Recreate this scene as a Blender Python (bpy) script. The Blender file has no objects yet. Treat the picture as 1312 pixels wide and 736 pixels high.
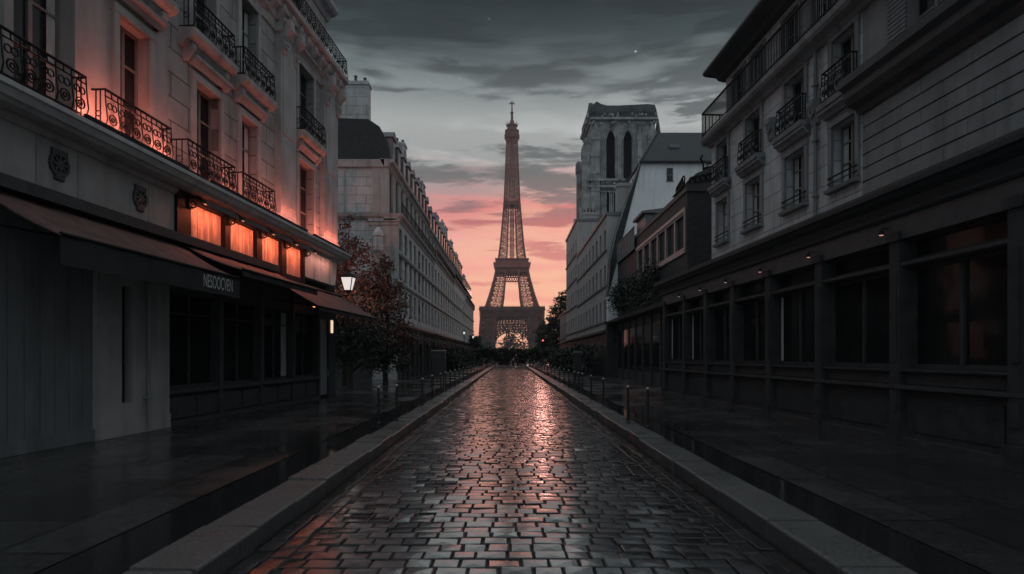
import bpy, math, random
from mathutils import Vector, Matrix, noise as mnoise
R = math.radians
random.seed(7)
D = bpy.data
scene = bpy.context.scene
COL = scene.collection

# ------------------------------------------------------------------ camera
EYE, FPX, VX, HY = 1.8, 750.0, 653.0, 456.0
cam_d = D.cameras.new('camera')
cam = D.objects.new('camera', cam_d)
COL.objects.link(cam)
cam.location = (0, 0, EYE)
cam.rotation_euler = (R(90), 0, 0)
cam_d.sensor_width = 36
cam_d.lens = FPX * 36 / 1312
cam_d.shift_x = (656 - VX) / 1312
cam_d.shift_y = (HY - 368) / 1312
cam_d.clip_start = 0.1
cam_d.clip_end = 8000
cam_d.dof.use_dof = True
cam_d.dof.focus_distance = 24
cam_d.dof.aperture_fstop = 1.6
scene.camera = cam

# ------------------------------------------------------------------ render / exposure
scene.view_settings.view_transform = 'Standard'
scene.view_settings.look = 'None'
scene.view_settings.exposure = 0.75
scene.view_settings.gamma = 1.0
scene.render.engine = 'CYCLES'
scene.cycles.use_denoising = True
scene.cycles.max_bounces = 6
scene.cycles.volume_bounces = 0
scene.cycles.sample_clamp_indirect = 3.0

def lin(r, g, b):
    f = lambda c: (c / 255 / 12.92) if c <= 10 else ((c / 255 + 0.055) / 1.055) ** 2.4
    return (f(r), f(g), f(b), 1)

# ------------------------------------------------------------------ node helpers
def nd(t, kind, **kw):
    n = t.nodes.new('ShaderNode' + kind)
    for k, v in kw.items():
        setattr(n, k, v)
    return n

def ln(t, a, b):
    t.links.new(a, b)

def ramp(t, fac, stops, interp='LINEAR'):
    n = nd(t, 'ValToRGB')
    n.color_ramp.interpolation = interp
    els = n.color_ramp.elements
    while len(els) < len(stops):
        els.new(0.5)
    for e, (p, c) in zip(els, stops):
        e.position = p
        e.color = c if isinstance(c, tuple) else (c, c, c, 1)
    if fac is not None:
        ln(t, fac, n.inputs[0])
    return n.outputs[0]

def mixc(t, fac, a, b, mode='MIX'):
    n = nd(t, 'Mix', data_type='RGBA', blend_type=mode)
    for s, v in ((0, fac), (6, a), (7, b)):
        if hasattr(v, 'is_linked'):
            ln(t, v, n.inputs[s])
        else:
            n.inputs[s].default_value = v
    return n.outputs[2]

def maths(t, op, a, b=0.0, clamp=False):
    n = nd(t, 'Math', operation=op, use_clamp=clamp)
    for s, v in ((0, a), (1, b)):
        if hasattr(v, 'is_linked'):
            ln(t, v, n.inputs[s])
        else:
            n.inputs[s].default_value = v
    return n.outputs[0]

# ------------------------------------------------------------------ world: dusk sky
SUN_EL, SUN_AZ = R(3.5), R(3.2)          # low red sun just right of the tower
world = D.worlds.new('World')
scene.world = world
world.use_nodes = True
wt = world.node_tree
wt.nodes.clear()
wout = nd(wt, 'OutputWorld')
tc = nd(wt, 'TexCoord')
sep = nd(wt, 'SeparateXYZ')
ln(wt, tc.outputs['Generated'], sep.inputs[0])
Z = maths(wt, 'MAXIMUM', sep.outputs[2], 0.0)
def sk(r, g, b, k=0.62):
    c = lin(r, g, b)
    return (c[0] * k, c[1] * k, c[2] * k, 1)
base = ramp(wt, Z, [
    (0.0, sk(222, 140, 135)), (0.07, sk(240, 160, 145)), (0.14, sk(252, 182, 160)), (0.19, sk(246, 176, 162)),
    (0.235, sk(226, 142, 138)), (0.27, sk(180, 150, 150)), (0.31, sk(160, 163, 163)), (0.37, sk(166, 170, 169)),
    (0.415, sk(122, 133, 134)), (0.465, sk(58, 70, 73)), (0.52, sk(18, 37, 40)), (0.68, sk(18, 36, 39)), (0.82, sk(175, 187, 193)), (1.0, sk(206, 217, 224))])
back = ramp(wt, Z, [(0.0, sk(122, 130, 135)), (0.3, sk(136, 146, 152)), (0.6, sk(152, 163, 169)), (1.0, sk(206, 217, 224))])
# how far the direction turns from the sunset
hor = maths(wt, 'SQRT', maths(wt, 'ADD', maths(wt, 'MULTIPLY', sep.outputs[0], sep.outputs[0]),
                              maths(wt, 'ADD', maths(wt, 'MULTIPLY', sep.outputs[1], sep.outputs[1]), 1e-5)))
cosaz = maths(wt, 'DIVIDE', sep.outputs[1], hor)
west = ramp(wt, maths(wt, 'MULTIPLY_ADD', cosaz, 0.5), [(0.0, 0.0), (1.0, 1.0)])
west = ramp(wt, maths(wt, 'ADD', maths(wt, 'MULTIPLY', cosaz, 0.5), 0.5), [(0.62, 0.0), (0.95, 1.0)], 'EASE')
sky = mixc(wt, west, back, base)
# warm core of the afterglow, right of the tower
dotn = nd(wt, 'VectorMath', operation='DOT_PRODUCT')
ln(wt, tc.outputs['Generated'], dotn.inputs[0])
gd = Vector((0.085, 1, 0.11)).normalized()
dotn.inputs[1].default_value = gd
glow = ramp(wt, dotn.outputs['Value'], [(0.975, 0.0), (1.0, 0.75)], 'EASE')
sky = mixc(wt, glow, sky, sk(255, 192, 160))
# clouds: noise stretched into horizontal bands
mp = nd(wt, 'Mapping')
mp.inputs['Location'].default_value = (3.1, 0.4, 1.73)
mp.inputs['Scale'].default_value = (1.5, 1.5, 9.0)
ln(wt, tc.outputs['Generated'], mp.inputs[0])
nz = nd(wt, 'TexNoise')
nz.inputs['Scale'].default_value = 2.7
nz.inputs['Detail'].default_value = 8
nz.inputs['Roughness'].default_value = 0.6
nz.inputs['Distortion'].default_value = 0.35
ln(wt, mp.outputs[0], nz.inputs['Vector'])
ccol = ramp(wt, Z, [
    (0.0, sk(200, 115, 112)), (0.10, sk(228, 140, 130)), (0.17, sk(214, 128, 126)), (0.22, sk(190, 108, 110)), (0.255, sk(130, 112, 116)),
    (0.30, sk(98, 104, 106)), (0.40, sk(88, 97, 99)), (0.47, sk(40, 52, 55)), (0.52, sk(22, 34, 36)), (0.66, sk(22, 34, 36)), (0.85, sk(155, 166, 172)), (1.0, sk(178, 189, 196))])
band = ramp(wt, Z, [(0.0, 0.40), (0.20, 0.42), (0.26, 0.50), (0.295, 0.62), (0.33, 0.47), (0.365, 0.40), (0.40, 0.52), (0.43, 0.60), (0.47, 0.5), (0.6, 0.45)])
mask = ramp(wt, maths(wt, 'ADD', nz.outputs[0], maths(wt, 'MULTIPLY', maths(wt, 'SUBTRACT', band, 0.5), 0.6)), [(0.50, 0.0), (0.57, 0.9)], 'EASE')
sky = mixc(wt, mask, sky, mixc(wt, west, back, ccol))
# pale wisps
mp2 = nd(wt, 'Mapping')
mp2.inputs['Location'].default_value = (0.7, 5.2, 0.3)
mp2.inputs['Scale'].default_value = (2.4, 2.4, 15)
ln(wt, tc.outputs['Generated'], mp2.inputs[0])
nz2 = nd(wt, 'TexNoise')
nz2.inputs['Scale'].default_value = 2.2
nz2.inputs['Detail'].default_value = 7
ln(wt, mp2.outputs[0], nz2.inputs['Vector'])
wmask = maths(wt, 'MULTIPLY', ramp(wt, nz2.outputs[0], [(0.48, 0.0), (0.64, 0.85)], 'EASE'), west)
wcol = ramp(wt, Z, [(0.0, sk(246, 160, 148)), (0.2, sk(252, 170, 158)), (0.245, sk(250, 138, 130)), (0.285, sk(218, 164, 162)), (0.33, sk(206, 209, 208)),
                    (0.42, sk(135, 145, 146)), (0.48, sk(56, 68, 71)), (0.52, sk(26, 39, 41))])
sky = mixc(wt, wmask, sky, wcol)
# a few first stars
vo = nd(wt, 'TexVoronoi')
vo.inputs['Scale'].default_value = 42
ln(wt, tc.outputs['Generated'], vo.inputs['Vector'])
star = ramp(wt, vo.outputs['Distance'], [(0.05, 1.0), (0.075, 0.0)])
sepc = nd(wt, 'SeparateColor')
ln(wt, vo.outputs['Color'], sepc.inputs[0])
star = maths(wt, 'MULTIPLY', star, ramp(wt, sepc.outputs[0], [(0.70, 0.0), (1.0, 1.0)]))
star = maths(wt, 'MULTIPLY', star, ramp(wt, Z, [(0.36, 0.0), (0.46, 1.0)]))
sky = mixc(wt, star, sky, lin(190, 200, 200))
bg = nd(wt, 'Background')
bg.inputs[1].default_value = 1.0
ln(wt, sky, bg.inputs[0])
nish = nd(wt, 'TexSky', sky_type='NISHITA')
nish.sun_disc = False
nish.sun_elevation = SUN_EL
nish.sun_rotation = SUN_AZ
bg2 = nd(wt, 'Background')
bg2.inputs[1].default_value = 0.0015
ln(wt, nish.outputs[0], bg2.inputs[0])
ad = nd(wt, 'AddShader')
ln(wt, bg.outputs[0], ad.inputs[0])
ln(wt, bg2.outputs[0], ad.inputs[1])
ln(wt, ad.outputs[0], wout.inputs[0])

sun_d = D.lights.new('sun', 'SUN')
sun_d.energy = 0.12
sun_d.color = (1.0, 0.44, 0.36)
sun_d.angle = R(6.0)
sun = D.objects.new('sun', sun_d)
COL.objects.link(sun)
sdir = Vector((math.sin(SUN_AZ) * math.cos(SUN_EL), math.cos(SUN_AZ) * math.cos(SUN_EL), math.sin(SUN_EL)))
sun.rotation_euler = sdir.to_track_quat('Z', 'Y').to_euler()

# ------------------------------------------------------------------ materials
def mat(name, col, rough=0.6, metal=0.0, var=0.25, vscale=1.5, bump=0.0, bscale=20.0, streak=False, rvar=0.0, stain=0.0, spec=0.5, emit=None):
    m = D.materials.new(name)
    m.use_nodes = True
    t = m.node_tree
    b = t.nodes['Principled BSDF']
    b.inputs['Metallic'].default_value = metal
    b.inputs['Roughness'].default_value = rough
    b.inputs['Specular IOR Level'].default_value = spec
    co = nd(t, 'TexCoord').outputs['Object']
    c = (col[0], col[1], col[2], 1)
    if var or rvar:
        mp = nd(t, 'Mapping')
        mp.inputs['Scale'].default_value = (1, 1, 0.25) if streak else (1, 1, 1)
        ln(t, co, mp.inputs[0])
        n = nd(t, 'TexNoise')
        n.inputs['Scale'].default_value = vscale
        n.inputs['Detail'].default_value = 6
        n.inputs['Roughness'].default_value = 0.62
        ln(t, mp.outputs[0], n.inputs['Vector'])
        lo = tuple(x * (1 - var) for x in c[:3]) + (1,)
        hi = tuple(min(1, x * (1 + var)) for x in c[:3]) + (1,)
        cc = ramp(t, n.outputs[0], [(0.3, lo), (0.7, hi)])
        if stain:
            n3 = nd(t, 'TexNoise')
            mp3 = nd(t, 'Mapping')
            mp3.inputs['Scale'].default_value = (1.6, 1.6, 0.16)
            ln(t, co, mp3.inputs[0])
            n3.inputs['Scale'].default_value = 2.2
            n3.inputs['Detail'].default_value = 5
            ln(t, mp3.outputs[0], n3.inputs['Vector'])
            cc = mixc(t, ramp(t, n3.outputs[0], [(0.5, 0.0), (0.72, stain)]), cc, tuple(x * 0.3 for x in c[:3]) + (1,))
        ln(t, cc, b.inputs['Base Color'])
        if rvar:
            ln(t, ramp(t, n.outputs[0], [(0.3, max(0.03, rough - rvar)), (0.7, min(1, rough + rvar))]), b.inputs['Roughness'])
    else:
        b.inputs['Base Color'].default_value = c
    if bump:
        n2 = nd(t, 'TexNoise')
        n2.inputs['Scale'].default_value = bscale
        n2.inputs['Detail'].default_value = 5
        ln(t, co, n2.inputs['Vector'])
        bp = nd(t, 'Bump')
        bp.inputs['Strength'].default_value = bump
        bp.inputs['Distance'].default_value = 0.02
        ln(t, n2.outputs[0], bp.inputs['Height'])
        ln(t, bp.outputs[0], b.inputs['Normal'])
    if emit:
        b.inputs['Emission Color'].default_value = (emit[0], emit[1], emit[2], 1)
        b.inputs['Emission Strength'].default_value = emit[3]
    return m

def ashlar(name, col, bw=1.15, bh=0.5, var=0.12, mortar=0.02, plane='YZ', rough=0.75, grooves=False, stain=0.5):
    m = mat(name, col, rough, var=0.22, vscale=0.9, stain=stain)
    t = m.node_tree
    b = t.nodes['Principled BSDF']
    src = b.inputs['Base Color'].links[0].from_socket
    co = nd(t, 'TexCoord').outputs['Object']
    s = nd(t, 'SeparateXYZ')
    ln(t, co, s.inputs[0])
    cb = nd(t, 'CombineXYZ')
    ln(t, s.outputs[1 if plane == 'YZ' else 0], cb.inputs[0])
    ln(t, s.outputs[2], cb.inputs[1])
    br = nd(t, 'TexBrick')
    br.inputs['Scale'].default_value = 1.0
    br.inputs['Brick Width'].default_value = bw
    br.inputs['Row Height'].default_value = bh
    br.inputs['Mortar Size'].default_value = mortar
    br.inputs['Mortar Smooth'].default_value = 0.4
    br.inputs['Color1'].default_value = (1, 1, 1, 1)
    br.inputs['Color2'].default_value = (1 - var * 2, 1 - var * 2, 1 - var * 2, 1)
    br.inputs['Mortar'].default_value = (0.35, 0.35, 0.35, 1)
    ln(t, cb.outputs[0], br.inputs['Vector'])
    ln(t, mixc(t, 1.0, src, br.outputs['Color'], 'MULTIPLY'), b.inputs['Base Color'])
    n2 = nd(t, 'TexNoise')
    n2.inputs['Scale'].default_value = 14
    n2.inputs['Detail'].default_value = 6
    ln(t, co, n2.inputs['Vector'])
    h = maths(t, 'ADD', maths(t, 'MULTIPLY', br.outputs['Fac'], -1.0), maths(t, 'MULTIPLY', n2.outputs[0], 0.35))
    bp = nd(t, 'Bump')
    bp.inputs['Strength'].default_value = 0.8
    bp.inputs['Distance'].default_value = 0.03
    ln(t, h, bp.inputs['Height'])
    ln(t, bp.outputs[0], b.inputs['Normal'])
    return m

M = {}
M['plaster'] = mat('plaster', (0.33, 0.31, 0.30), 0.8, var=0.18, vscale=1.2, bump=0.3, bscale=9, stain=0.35)
M['ashlar'] = ashlar('ashlar', (0.34, 0.33, 0.32), 1.3, 0.55)
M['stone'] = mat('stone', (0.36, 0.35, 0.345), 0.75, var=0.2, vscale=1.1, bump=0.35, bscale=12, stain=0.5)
M['pale_ledge'] = mat('ledge_stone', (0.42, 0.41, 0.40), 0.6, var=0.18, vscale=1.6, bump=0.2, bscale=16, stain=0.3)  # ledge stone, slightly lighter than the wall stone
M['pale'] = ashlar('pale_limestone', (0.50, 0.515, 0.515), 1.4, 0.6, var=0.05, mortar=0.012)
M['pale_end'] = ashlar('pale_limestone_end', (0.50, 0.515, 0.515), 1.4, 0.6, var=0.05, mortar=0.012, plane='XZ')
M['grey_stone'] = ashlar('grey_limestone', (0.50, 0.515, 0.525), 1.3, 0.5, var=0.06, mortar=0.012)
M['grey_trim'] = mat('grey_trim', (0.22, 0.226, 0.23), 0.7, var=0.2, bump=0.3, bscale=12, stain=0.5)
M['dark_trim'] = mat('dark_trim', (0.055, 0.055, 0.058), 0.55, var=0.3, bump=0.25, bscale=10)
M['render'] = mat('white_render', (0.84, 0.86, 0.87), 0.85, var=0.09, vscale=0.5, bump=0.2, bscale=6, stain=0.25)
M['far_render'] = mat('pale_render', (0.42, 0.41, 0.40), 0.85, var=0.12, vscale=0.4, bump=0.2, bscale=5, stain=0.3)
M['slate'] = ashlar('slate', (0.026, 0.029, 0.032), 0.3, 0.2, var=0.2, mortar=0.012, rough=0.6, stain=0.2)
M['slate_end'] = ashlar('slate_end', (0.022, 0.029, 0.032), 0.3, 0.2, var=0.2, mortar=0.012, plane='XZ', rough=0.6, stain=0.2)
M['zinc'] = mat('zinc', (0.16, 0.17, 0.18), 0.45, metal=0.5, var=0.2)
M['iron'] = mat('wrought_iron', (0.010, 0.010, 0.011), 0.6, var=0.3, bump=0.2, bscale=30, spec=0.25)
M['wood_dark'] = mat('dark_painted_wood', (0.045, 0.047, 0.049), 0.6, var=0.35, vscale=4, bump=0.25, bscale=25, rvar=0.15, spec=0.2)
M['wood_black'] = mat('black_painted_wood', (0.055, 0.055, 0.057), 0.55, var=0.35, vscale=5, bump=0.25, bscale=25, rvar=0.12, spec=0.2)
M['wood_band'] = mat('grey_painted_wood', (0.06, 0.062, 0.066), 0.5, var=0.25, vscale=4, bump=0.2, bscale=22)
M['frame'] = mat('window_frame_paint', (0.16, 0.155, 0.15), 0.5, var=0.2)
M['frame_dark'] = mat('dark_frame_paint', (0.03, 0.03, 0.032), 0.5, var=0.2)
M['frame_grey'] = mat('grey_aluminium', (0.30, 0.31, 0.32), 0.4, metal=0.4, var=0.15)
M['shutter'] = mat('grey_shutter_paint', (0.15, 0.153, 0.158), 0.6, var=0.25, vscale=3, bump=0.2, bscale=15, streak=True)
M['awning'] = mat('brown_awning_canvas', (0.115, 0.062, 0.055), 0.85, var=0.3, vscale=2.5, bump=0.4, bscale=6, stain=0.5)
M['valance'] = mat('dark_valance_canvas', (0.022, 0.020, 0.020), 0.9, var=0.3, bump=0.3, bscale=9)
M['letter'] = mat('white_lettering', (0.5, 0.5, 0.49), 0.6, var=0.1)
M['panel'] = mat('weathered_panel_wood', (0.46, 0.34, 0.29), 0.65, var=0.45, vscale=7, bump=0.3, bscale=20, streak=True, stain=0.6)
M['board'] = mat('whitewashed_board', (0.50, 0.47, 0.46), 0.7, var=0.22, vscale=4, bump=0.3, bscale=18, streak=True, stain=0.6)
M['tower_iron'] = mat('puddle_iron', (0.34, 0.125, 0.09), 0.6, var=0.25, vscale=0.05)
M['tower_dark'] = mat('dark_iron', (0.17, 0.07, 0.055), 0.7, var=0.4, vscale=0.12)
M['gothic'] = mat('gothic_stone', (0.33, 0.335, 0.33), 0.85, var=0.5, vscale=0.35, bump=0.5, bscale=2, stain=0.7)
M['gothic_dark'] = mat('sooty_stone', (0.10, 0.105, 0.11), 0.85, var=0.4, vscale=0.5, bump=0.6, bscale=2, stain=0.6)
M['void'] = mat('dark_interior', (0.006, 0.006, 0.007), 0.9, var=0.0)
M['leaf_red'] = mat('autumn_leaf', (0.048, 0.027, 0.023), 0.6, var=0.5, vscale=1.2)
M['leaf'] = mat('dark_leaf', (0.024, 0.028, 0.022), 0.6, var=0.5, vscale=1.2)
M['leaf_far'] = mat('far_leaf', (0.032, 0.036, 0.028), 0.65, var=0.4, vscale=0.6)
M['bark'] = mat('bark', (0.045, 0.038, 0.033), 0.9, var=0.35, vscale=6, bump=0.6, bscale=18)
M['steel'] = mat('dark_enamelled_steel', (0.016, 0.02, 0.021), 0.35, var=0.25)
M['cap'] = mat('worn_steel_cap', (0.35, 0.35, 0.34), 0.35, metal=0.7, var=0.2)
M['earth'] = mat('dark_ground', (0.035, 0.035, 0.035), 0.8, var=0.3, vscale=0.4)

def glassy(name, col, rough, var=0.5, spec=0.25):
    m = mat(name, col, rough, var=var, vscale=1.1, rvar=0.03, spec=spec)
    t = m.node_tree
    b = t.nodes['Principled BSDF']
    n = nd(t, 'TexNoise')
    n.inputs['Scale'].default_value = 1.3
    ln(t, nd(t, 'TexCoord').outputs['Object'], n.inputs['Vector'])
    bp = nd(t, 'Bump')
    bp.inputs['Strength'].default_value = 0.12
    bp.inputs['Distance'].default_value = 0.03
    ln(t, n.outputs[0], bp.inputs['Height'])
    ln(t, bp.outputs[0], b.inputs['Normal'])
    return m
M['glass'] = glassy('window_glass', (0.014, 0.015, 0.017), 0.12)
M['shop_glass'] = glassy('shop_glass', (0.016, 0.0165, 0.017), 0.06, spec=0.07)
M['glass_blue'] = glassy('balcony_glass', (0.10, 0.125, 0.13), 0.6)
M['dull_glass'] = glassy('dusty_glass', (0.016, 0.019, 0.019), 0.55)
M['curtain'] = mat('net_curtain_and_glare', (0.38, 0.38, 0.37), 0.9, var=0.3, vscale=6, streak=True)  # pale tone also stands for bright reflections in the right shop panes

def lamp_mat(name, col, s):
    return mat(name, (0.8, 0.8, 0.8), 0.4, var=0, emit=(col[0], col[1], col[2], s))
M['lantern_glow'] = lamp_mat('lantern_glow', (1.0, 0.92, 0.86), 0.42)
M['red_glow'] = lamp_mat('red_signal_glow', (1.0, 0.08, 0.10), 2.2)
M['spot_glow'] = lamp_mat('spot_glow', (1.0, 0.42, 0.34), 0.35)
M['spot_dim'] = lamp_mat('spot_dim_glow', (1.0, 0.85, 0.75), 0.22)
M['orange_glow'] = lamp_mat('orange_glow', (1.0, 0.34, 0.08), 1.6)
M['warm_slit'] = lamp_mat('warm_slit_glow', (1.0, 0.72, 0.5), 0.55)
M['tube_glow'] = lamp_mat('tube_glow', (1.0, 0.30, 0.14), 0.5)
M['added_bar_glow'] = lamp_mat('added_bar_glow', (1.0, 0.30, 0.14), 1.0)  # lens of the light bars added on the left ledge

# wet road surfaces
def wet(name, col, r0, r1, scale, bump, bscale, attr=False, brick=None, c_hi=1.5, spec=0.5):
    m = D.materials.new(name)
    m.use_nodes = True
    t = m.node_tree
    b = t.nodes['Principled BSDF']
    co = nd(t, 'TexCoord').outputs['Object']
    n = nd(t, 'TexNoise')
    n.inputs['Scale'].default_value = scale
    n.inputs['Detail'].default_value = 6
    n.inputs['Roughness'].default_value = 0.6
    ln(t, co, n.inputs['Vector'])
    nf = nd(t, 'TexNoise')
    nf.inputs['Scale'].default_value = bscale
    nf.inputs['Detail'].default_value = 6
    ln(t, co, nf.inputs['Vector'])
    c0 = tuple(x * 0.6 for x in col) + (1,)
    c1 = tuple(x * c_hi for x in col) + (1,)
    cc = ramp(t, nf.outputs[0], [(0.3, c0), (0.72, c1)])
    rr = ramp(t, n.outputs[0], [(0.36, r0), (0.62, r1)])
    hgt = nf.outputs[0]
    if attr:
        at = nd(t, 'Attribute', attribute_name='rnd')
        s = nd(t, 'SeparateColor')
        ln(t, at.outputs['Color'], s.inputs[0])
        cc = mixc(t, 1.0, cc, ramp(t, s.outputs[0], [(0, 0.45), (1, 1.5)]), 'MULTIPLY')
        rr = maths(t, 'ADD', rr, ramp(t, s.outputs[1], [(0, 0.0), (1, 0.05)]))
    if brick:
        sp = nd(t, 'SeparateXYZ')
        ln(t, co, sp.inputs[0])
        cb = nd(t, 'CombineXYZ')
        ln(t, sp.outputs[1], cb.inputs[0])
        ln(t, sp.outputs[0], cb.inputs[1])
        br = nd(t, 'TexBrick')
        br.inputs['Scale'].default_value = 1
        br.inputs['Brick Width'].default_value = brick[0]
        br.inputs['Row Height'].default_value = brick[1]
        br.inputs['Mortar Size'].default_value = 0.02
        br.inputs['Color1'].default_value = (1, 1, 1, 1)
        br.inputs['Color2'].default_value = (0.42, 0.42, 0.42, 1)
        br.inputs['Mortar'].default_value = (0.3, 0.3, 0.3, 1)
        ln(t, cb.outputs[0], br.inputs['Vector'])
        cc = mixc(t, 1.0, cc, br.outputs['Color'], 'MULTIPLY')
        hgt = maths(t, 'ADD', hgt, maths(t, 'MULTIPLY', br.outputs['Fac'], -0.8))
    b.inputs['Specular IOR Level'].default_value = 0.5
    b.inputs['IOR'].default_value = 1.0 + spec
    ln(t, cc, b.inputs['Base Color'])
    ln(t, rr, b.inputs['Roughness'])
    bp = nd(t, 'Bump')
    bp.inputs['Strength'].default_value = bump
    bp.inputs['Distance'].default_value = 0.012
    ln(t, hgt, bp.inputs['Height'])
    ln(t, bp.outputs[0], b.inputs['Normal'])
    return m
M['sett'] = wet('wet_granite_setts', (0.014, 0.014, 0.015), 0.07, 0.18, 0.7, 0.09, 26, attr=True, spec=6.0)
M['sett_edge'] = wet('sett_edges', (0.028, 0.028, 0.029), 0.28, 0.5, 0.7, 0.3, 26)
M['joint'] = wet('wet_sand_joint', (0.018, 0.018, 0.018), 0.4, 0.7, 2, 0.4, 40)
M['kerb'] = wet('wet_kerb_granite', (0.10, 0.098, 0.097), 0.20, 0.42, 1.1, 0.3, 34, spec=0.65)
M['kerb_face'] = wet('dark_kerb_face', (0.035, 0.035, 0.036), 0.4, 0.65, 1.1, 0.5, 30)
M['pave'] = wet('wet_paving', (0.045, 0.045, 0.045), 0.05, 0.38, 0.45, 0.16, 18, spec=0.9, brick=(1.9, 1.05))
M['edge'] = wet('wet_asphalt_edge', (0.020, 0.020, 0.021), 0.02, 0.14, 0.8, 0.05, 22, spec=1.2)
M['asphalt'] = wet('wet_asphalt', (0.04, 0.04, 0.041), 0.2, 0.5, 0.3, 0.4, 30)

# ------------------------------------------------------------------ mesh builder
class MB:
    """collects geometry; x is flipped for the right-hand frame, y is measured from oy"""
    def __init__(s, sx=1, oy=0.0):
        s.v, s.f, s.mi, s.sx, s.oy, s.cur = [], [], [], sx, oy, 0
    def P(s, p):
        return (p[0] * s.sx, p[1] - s.oy, p[2])
    def face(s, pts):
        i = len(s.v)
        s.v += [s.P(p) for p in pts]
        idx = list(range(i, i + len(pts)))
        if s.sx < 0:
            idx.reverse()
        s.f.append(idx)
        s.mi.append(s.cur)
    def box(s, x0, x1, y0, y1, z0, z1):
        x0, x1 = sorted((x0, x1)); y0, y1 = sorted((y0, y1)); z0, z1 = sorted((z0, z1))
        a, b, c, d = (x0, y0), (x1, y0), (x1, y1), (x0, y1)
        s.face([(*a, z1), (*b, z1), (*c, z1), (*d, z1)])
        s.face([(*d, z0), (*c, z0), (*b, z0), (*a, z0)])
        for p, q in ((a, b), (b, c), (c, d), (d, a)):
            s.face([(*p, z0), (*q, z0), (*q, z1), (*p, z1)])
    def prism(s, poly, axis, t0, t1):
        """extrude a closed 2D polygon: axis 'y' -> poly is (x,z); 'x' -> (y,z); 'z' -> (x,y)"""
        def m(p, t):
            return (p[0], t, p[1]) if axis == 'y' else ((t, p[0], p[1]) if axis == 'x' else (p[0], p[1], t))
        ar = sum(poly[i][0] * poly[(i + 1) % len(poly)][1] - poly[(i + 1) % len(poly)][0] * poly[i][1] for i in range(len(poly)))
        if (ar < 0) != (axis == 'y'):
            poly = list(reversed(poly))
        n = len(poly)
        s.face([m(p, t1) for p in poly])
        s.face([m(p, t0) for p in reversed(poly)])
        for i in range(n):
            p, q = poly[i], poly[(i + 1) % n]
            s.face([m(p, t0), m(q, t0), m(q, t1), m(p, t1)])
    def bar(s, p, q, w, w2=None, sides=4, caps=True):
        p, q = Vector(p), Vector(q)
        d = q - p
        if d.length < 1e-6:
            return
        d.normalize()
        up = Vector((0, 0, 1)) if abs(d.z) < 0.95 else Vector((0, 1, 0))
        a = d.cross(up).normalized()
        b = a.cross(d)
        w2 = w if w2 is None else w2
        off = math.pi / 4 if sides == 4 else 0
        k = 0.7071 if sides == 4 else 0.5
        r0 = [p + (a * math.cos(off + 2 * math.pi * i / sides) + b * math.sin(off + 2 * math.pi * i / sides)) * w * k for i in range(sides)]
        r1 = [q + (a * math.cos(off + 2 * math.pi * i / sides) + b * math.sin(off + 2 * math.pi * i / sides)) * w2 * k for i in range(sides)]
        for i in range(sides):
            j = (i + 1) % sides
            s.face([r0[j], r0[i], r1[i], r1[j]])
        if caps:
            s.face(r0)
            s.face(list(reversed(r1)))
    def path(s, pts, w, sides=5):
        for p, q in zip(pts, pts[1:]):
            s.bar(p, q, w, sides=sides, caps=False)
    def ring(s, c, r, w, ax='x', n=10, a0=0, a1=2 * math.pi):
        pts = []
        for i in range(n + 1):
            a = a0 + (a1 - a0) * i / n
            u, v = math.cos(a) * r, math.sin(a) * r
            pts.append((c[0], c[1] + u, c[2] + v) if ax == 'x' else ((c[0] + u, c[1], c[2] + v) if ax == 'y' else (c[0] + u, c[1] + v, c[2])))
        s.path(pts, w, 4)
    def lathe(s, c, prof, n=12):
        rings = [[(c[0] + r * math.cos(2 * math.pi * i / n), c[1] + r * math.sin(2 * math.pi * i / n), c[2] + z) for i in range(n)] for r, z in prof]
        for r0, r1 in zip(rings, rings[1:]):
            for i in range(n):
                j = (i + 1) % n
                s.face([r0[i], r0[j], r1[j], r1[i]])
        s.face(list(reversed(rings[0])))
        s.face(rings[-1])
    def wall(s, mp, u0, u1, z0, z1, ops=(), depth=0.25):
        """sheet over (u,z) with rectangular openings and their reveals; mp(u,z,v)->xyz"""
        us = sorted({u0, u1, *[o[0] for o in ops], *[o[1] for o in ops]})
        zs = sorted({z0, z1, *[o[2] for o in ops], *[o[3] for o in ops]})
        us = [u for u in us if u0 <= u <= u1]
        zs = [z for z in zs if z0 <= z <= z1]
        for a, b in zip(us, us[1:]):
            for c, d in zip(zs, zs[1:]):
                mu, mz = (a + b) / 2, (c + d) / 2
                if any(o[0] < mu < o[1] and o[2] < mz < o[3] for o in ops):
                    continue
                s.face([mp(a, c, 0), mp(b, c, 0), mp(b, d, 0), mp(a, d, 0)])
        for a, b, c, d in ops:
            for p, q in (((a, c), (b, c)), ((b, c), (b, d)), ((b, d), (a, d)), ((a, d), (a, c))):
                s.face([mp(*q, 0), mp(*p, 0), mp(*p, -depth), mp(*q, -depth)])
    def build(s, name, mats, parent=None, smooth=False):
        me = D.meshes.new(name)
        me.from_pydata(s.v, [], s.f)
        if not isinstance(mats, (list, tuple)):
            mats = [mats]
        for m in mats:
            me.materials.append(M[m] if isinstance(m, str) else m)
        if len(mats) > 1:
            me.polygons.foreach_set('material_index', s.mi)
        if smooth:
            me.polygons.foreach_set('use_smooth', [True] * len(me.polygons))
        me.update()
        o = D.objects.new(name, me)
        COL.objects.link(o)
        if parent:
            o.parent = parent
        return o

def tag(o, label=None, cat=None, group=None, kind=None):
    for k, v in (('label', label), ('category', cat), ('group', group), ('kind', kind)):
        if v:
            o[k] = v
    return o

def empty(name, loc=(0, 0, 0), rz=0.0, **kw):
    o = D.objects.new(name, None)
    COL.objects.link(o)
    o.location = loc
    o.rotation_euler = (0, 0, rz)
    return tag(o, **kw)

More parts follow.
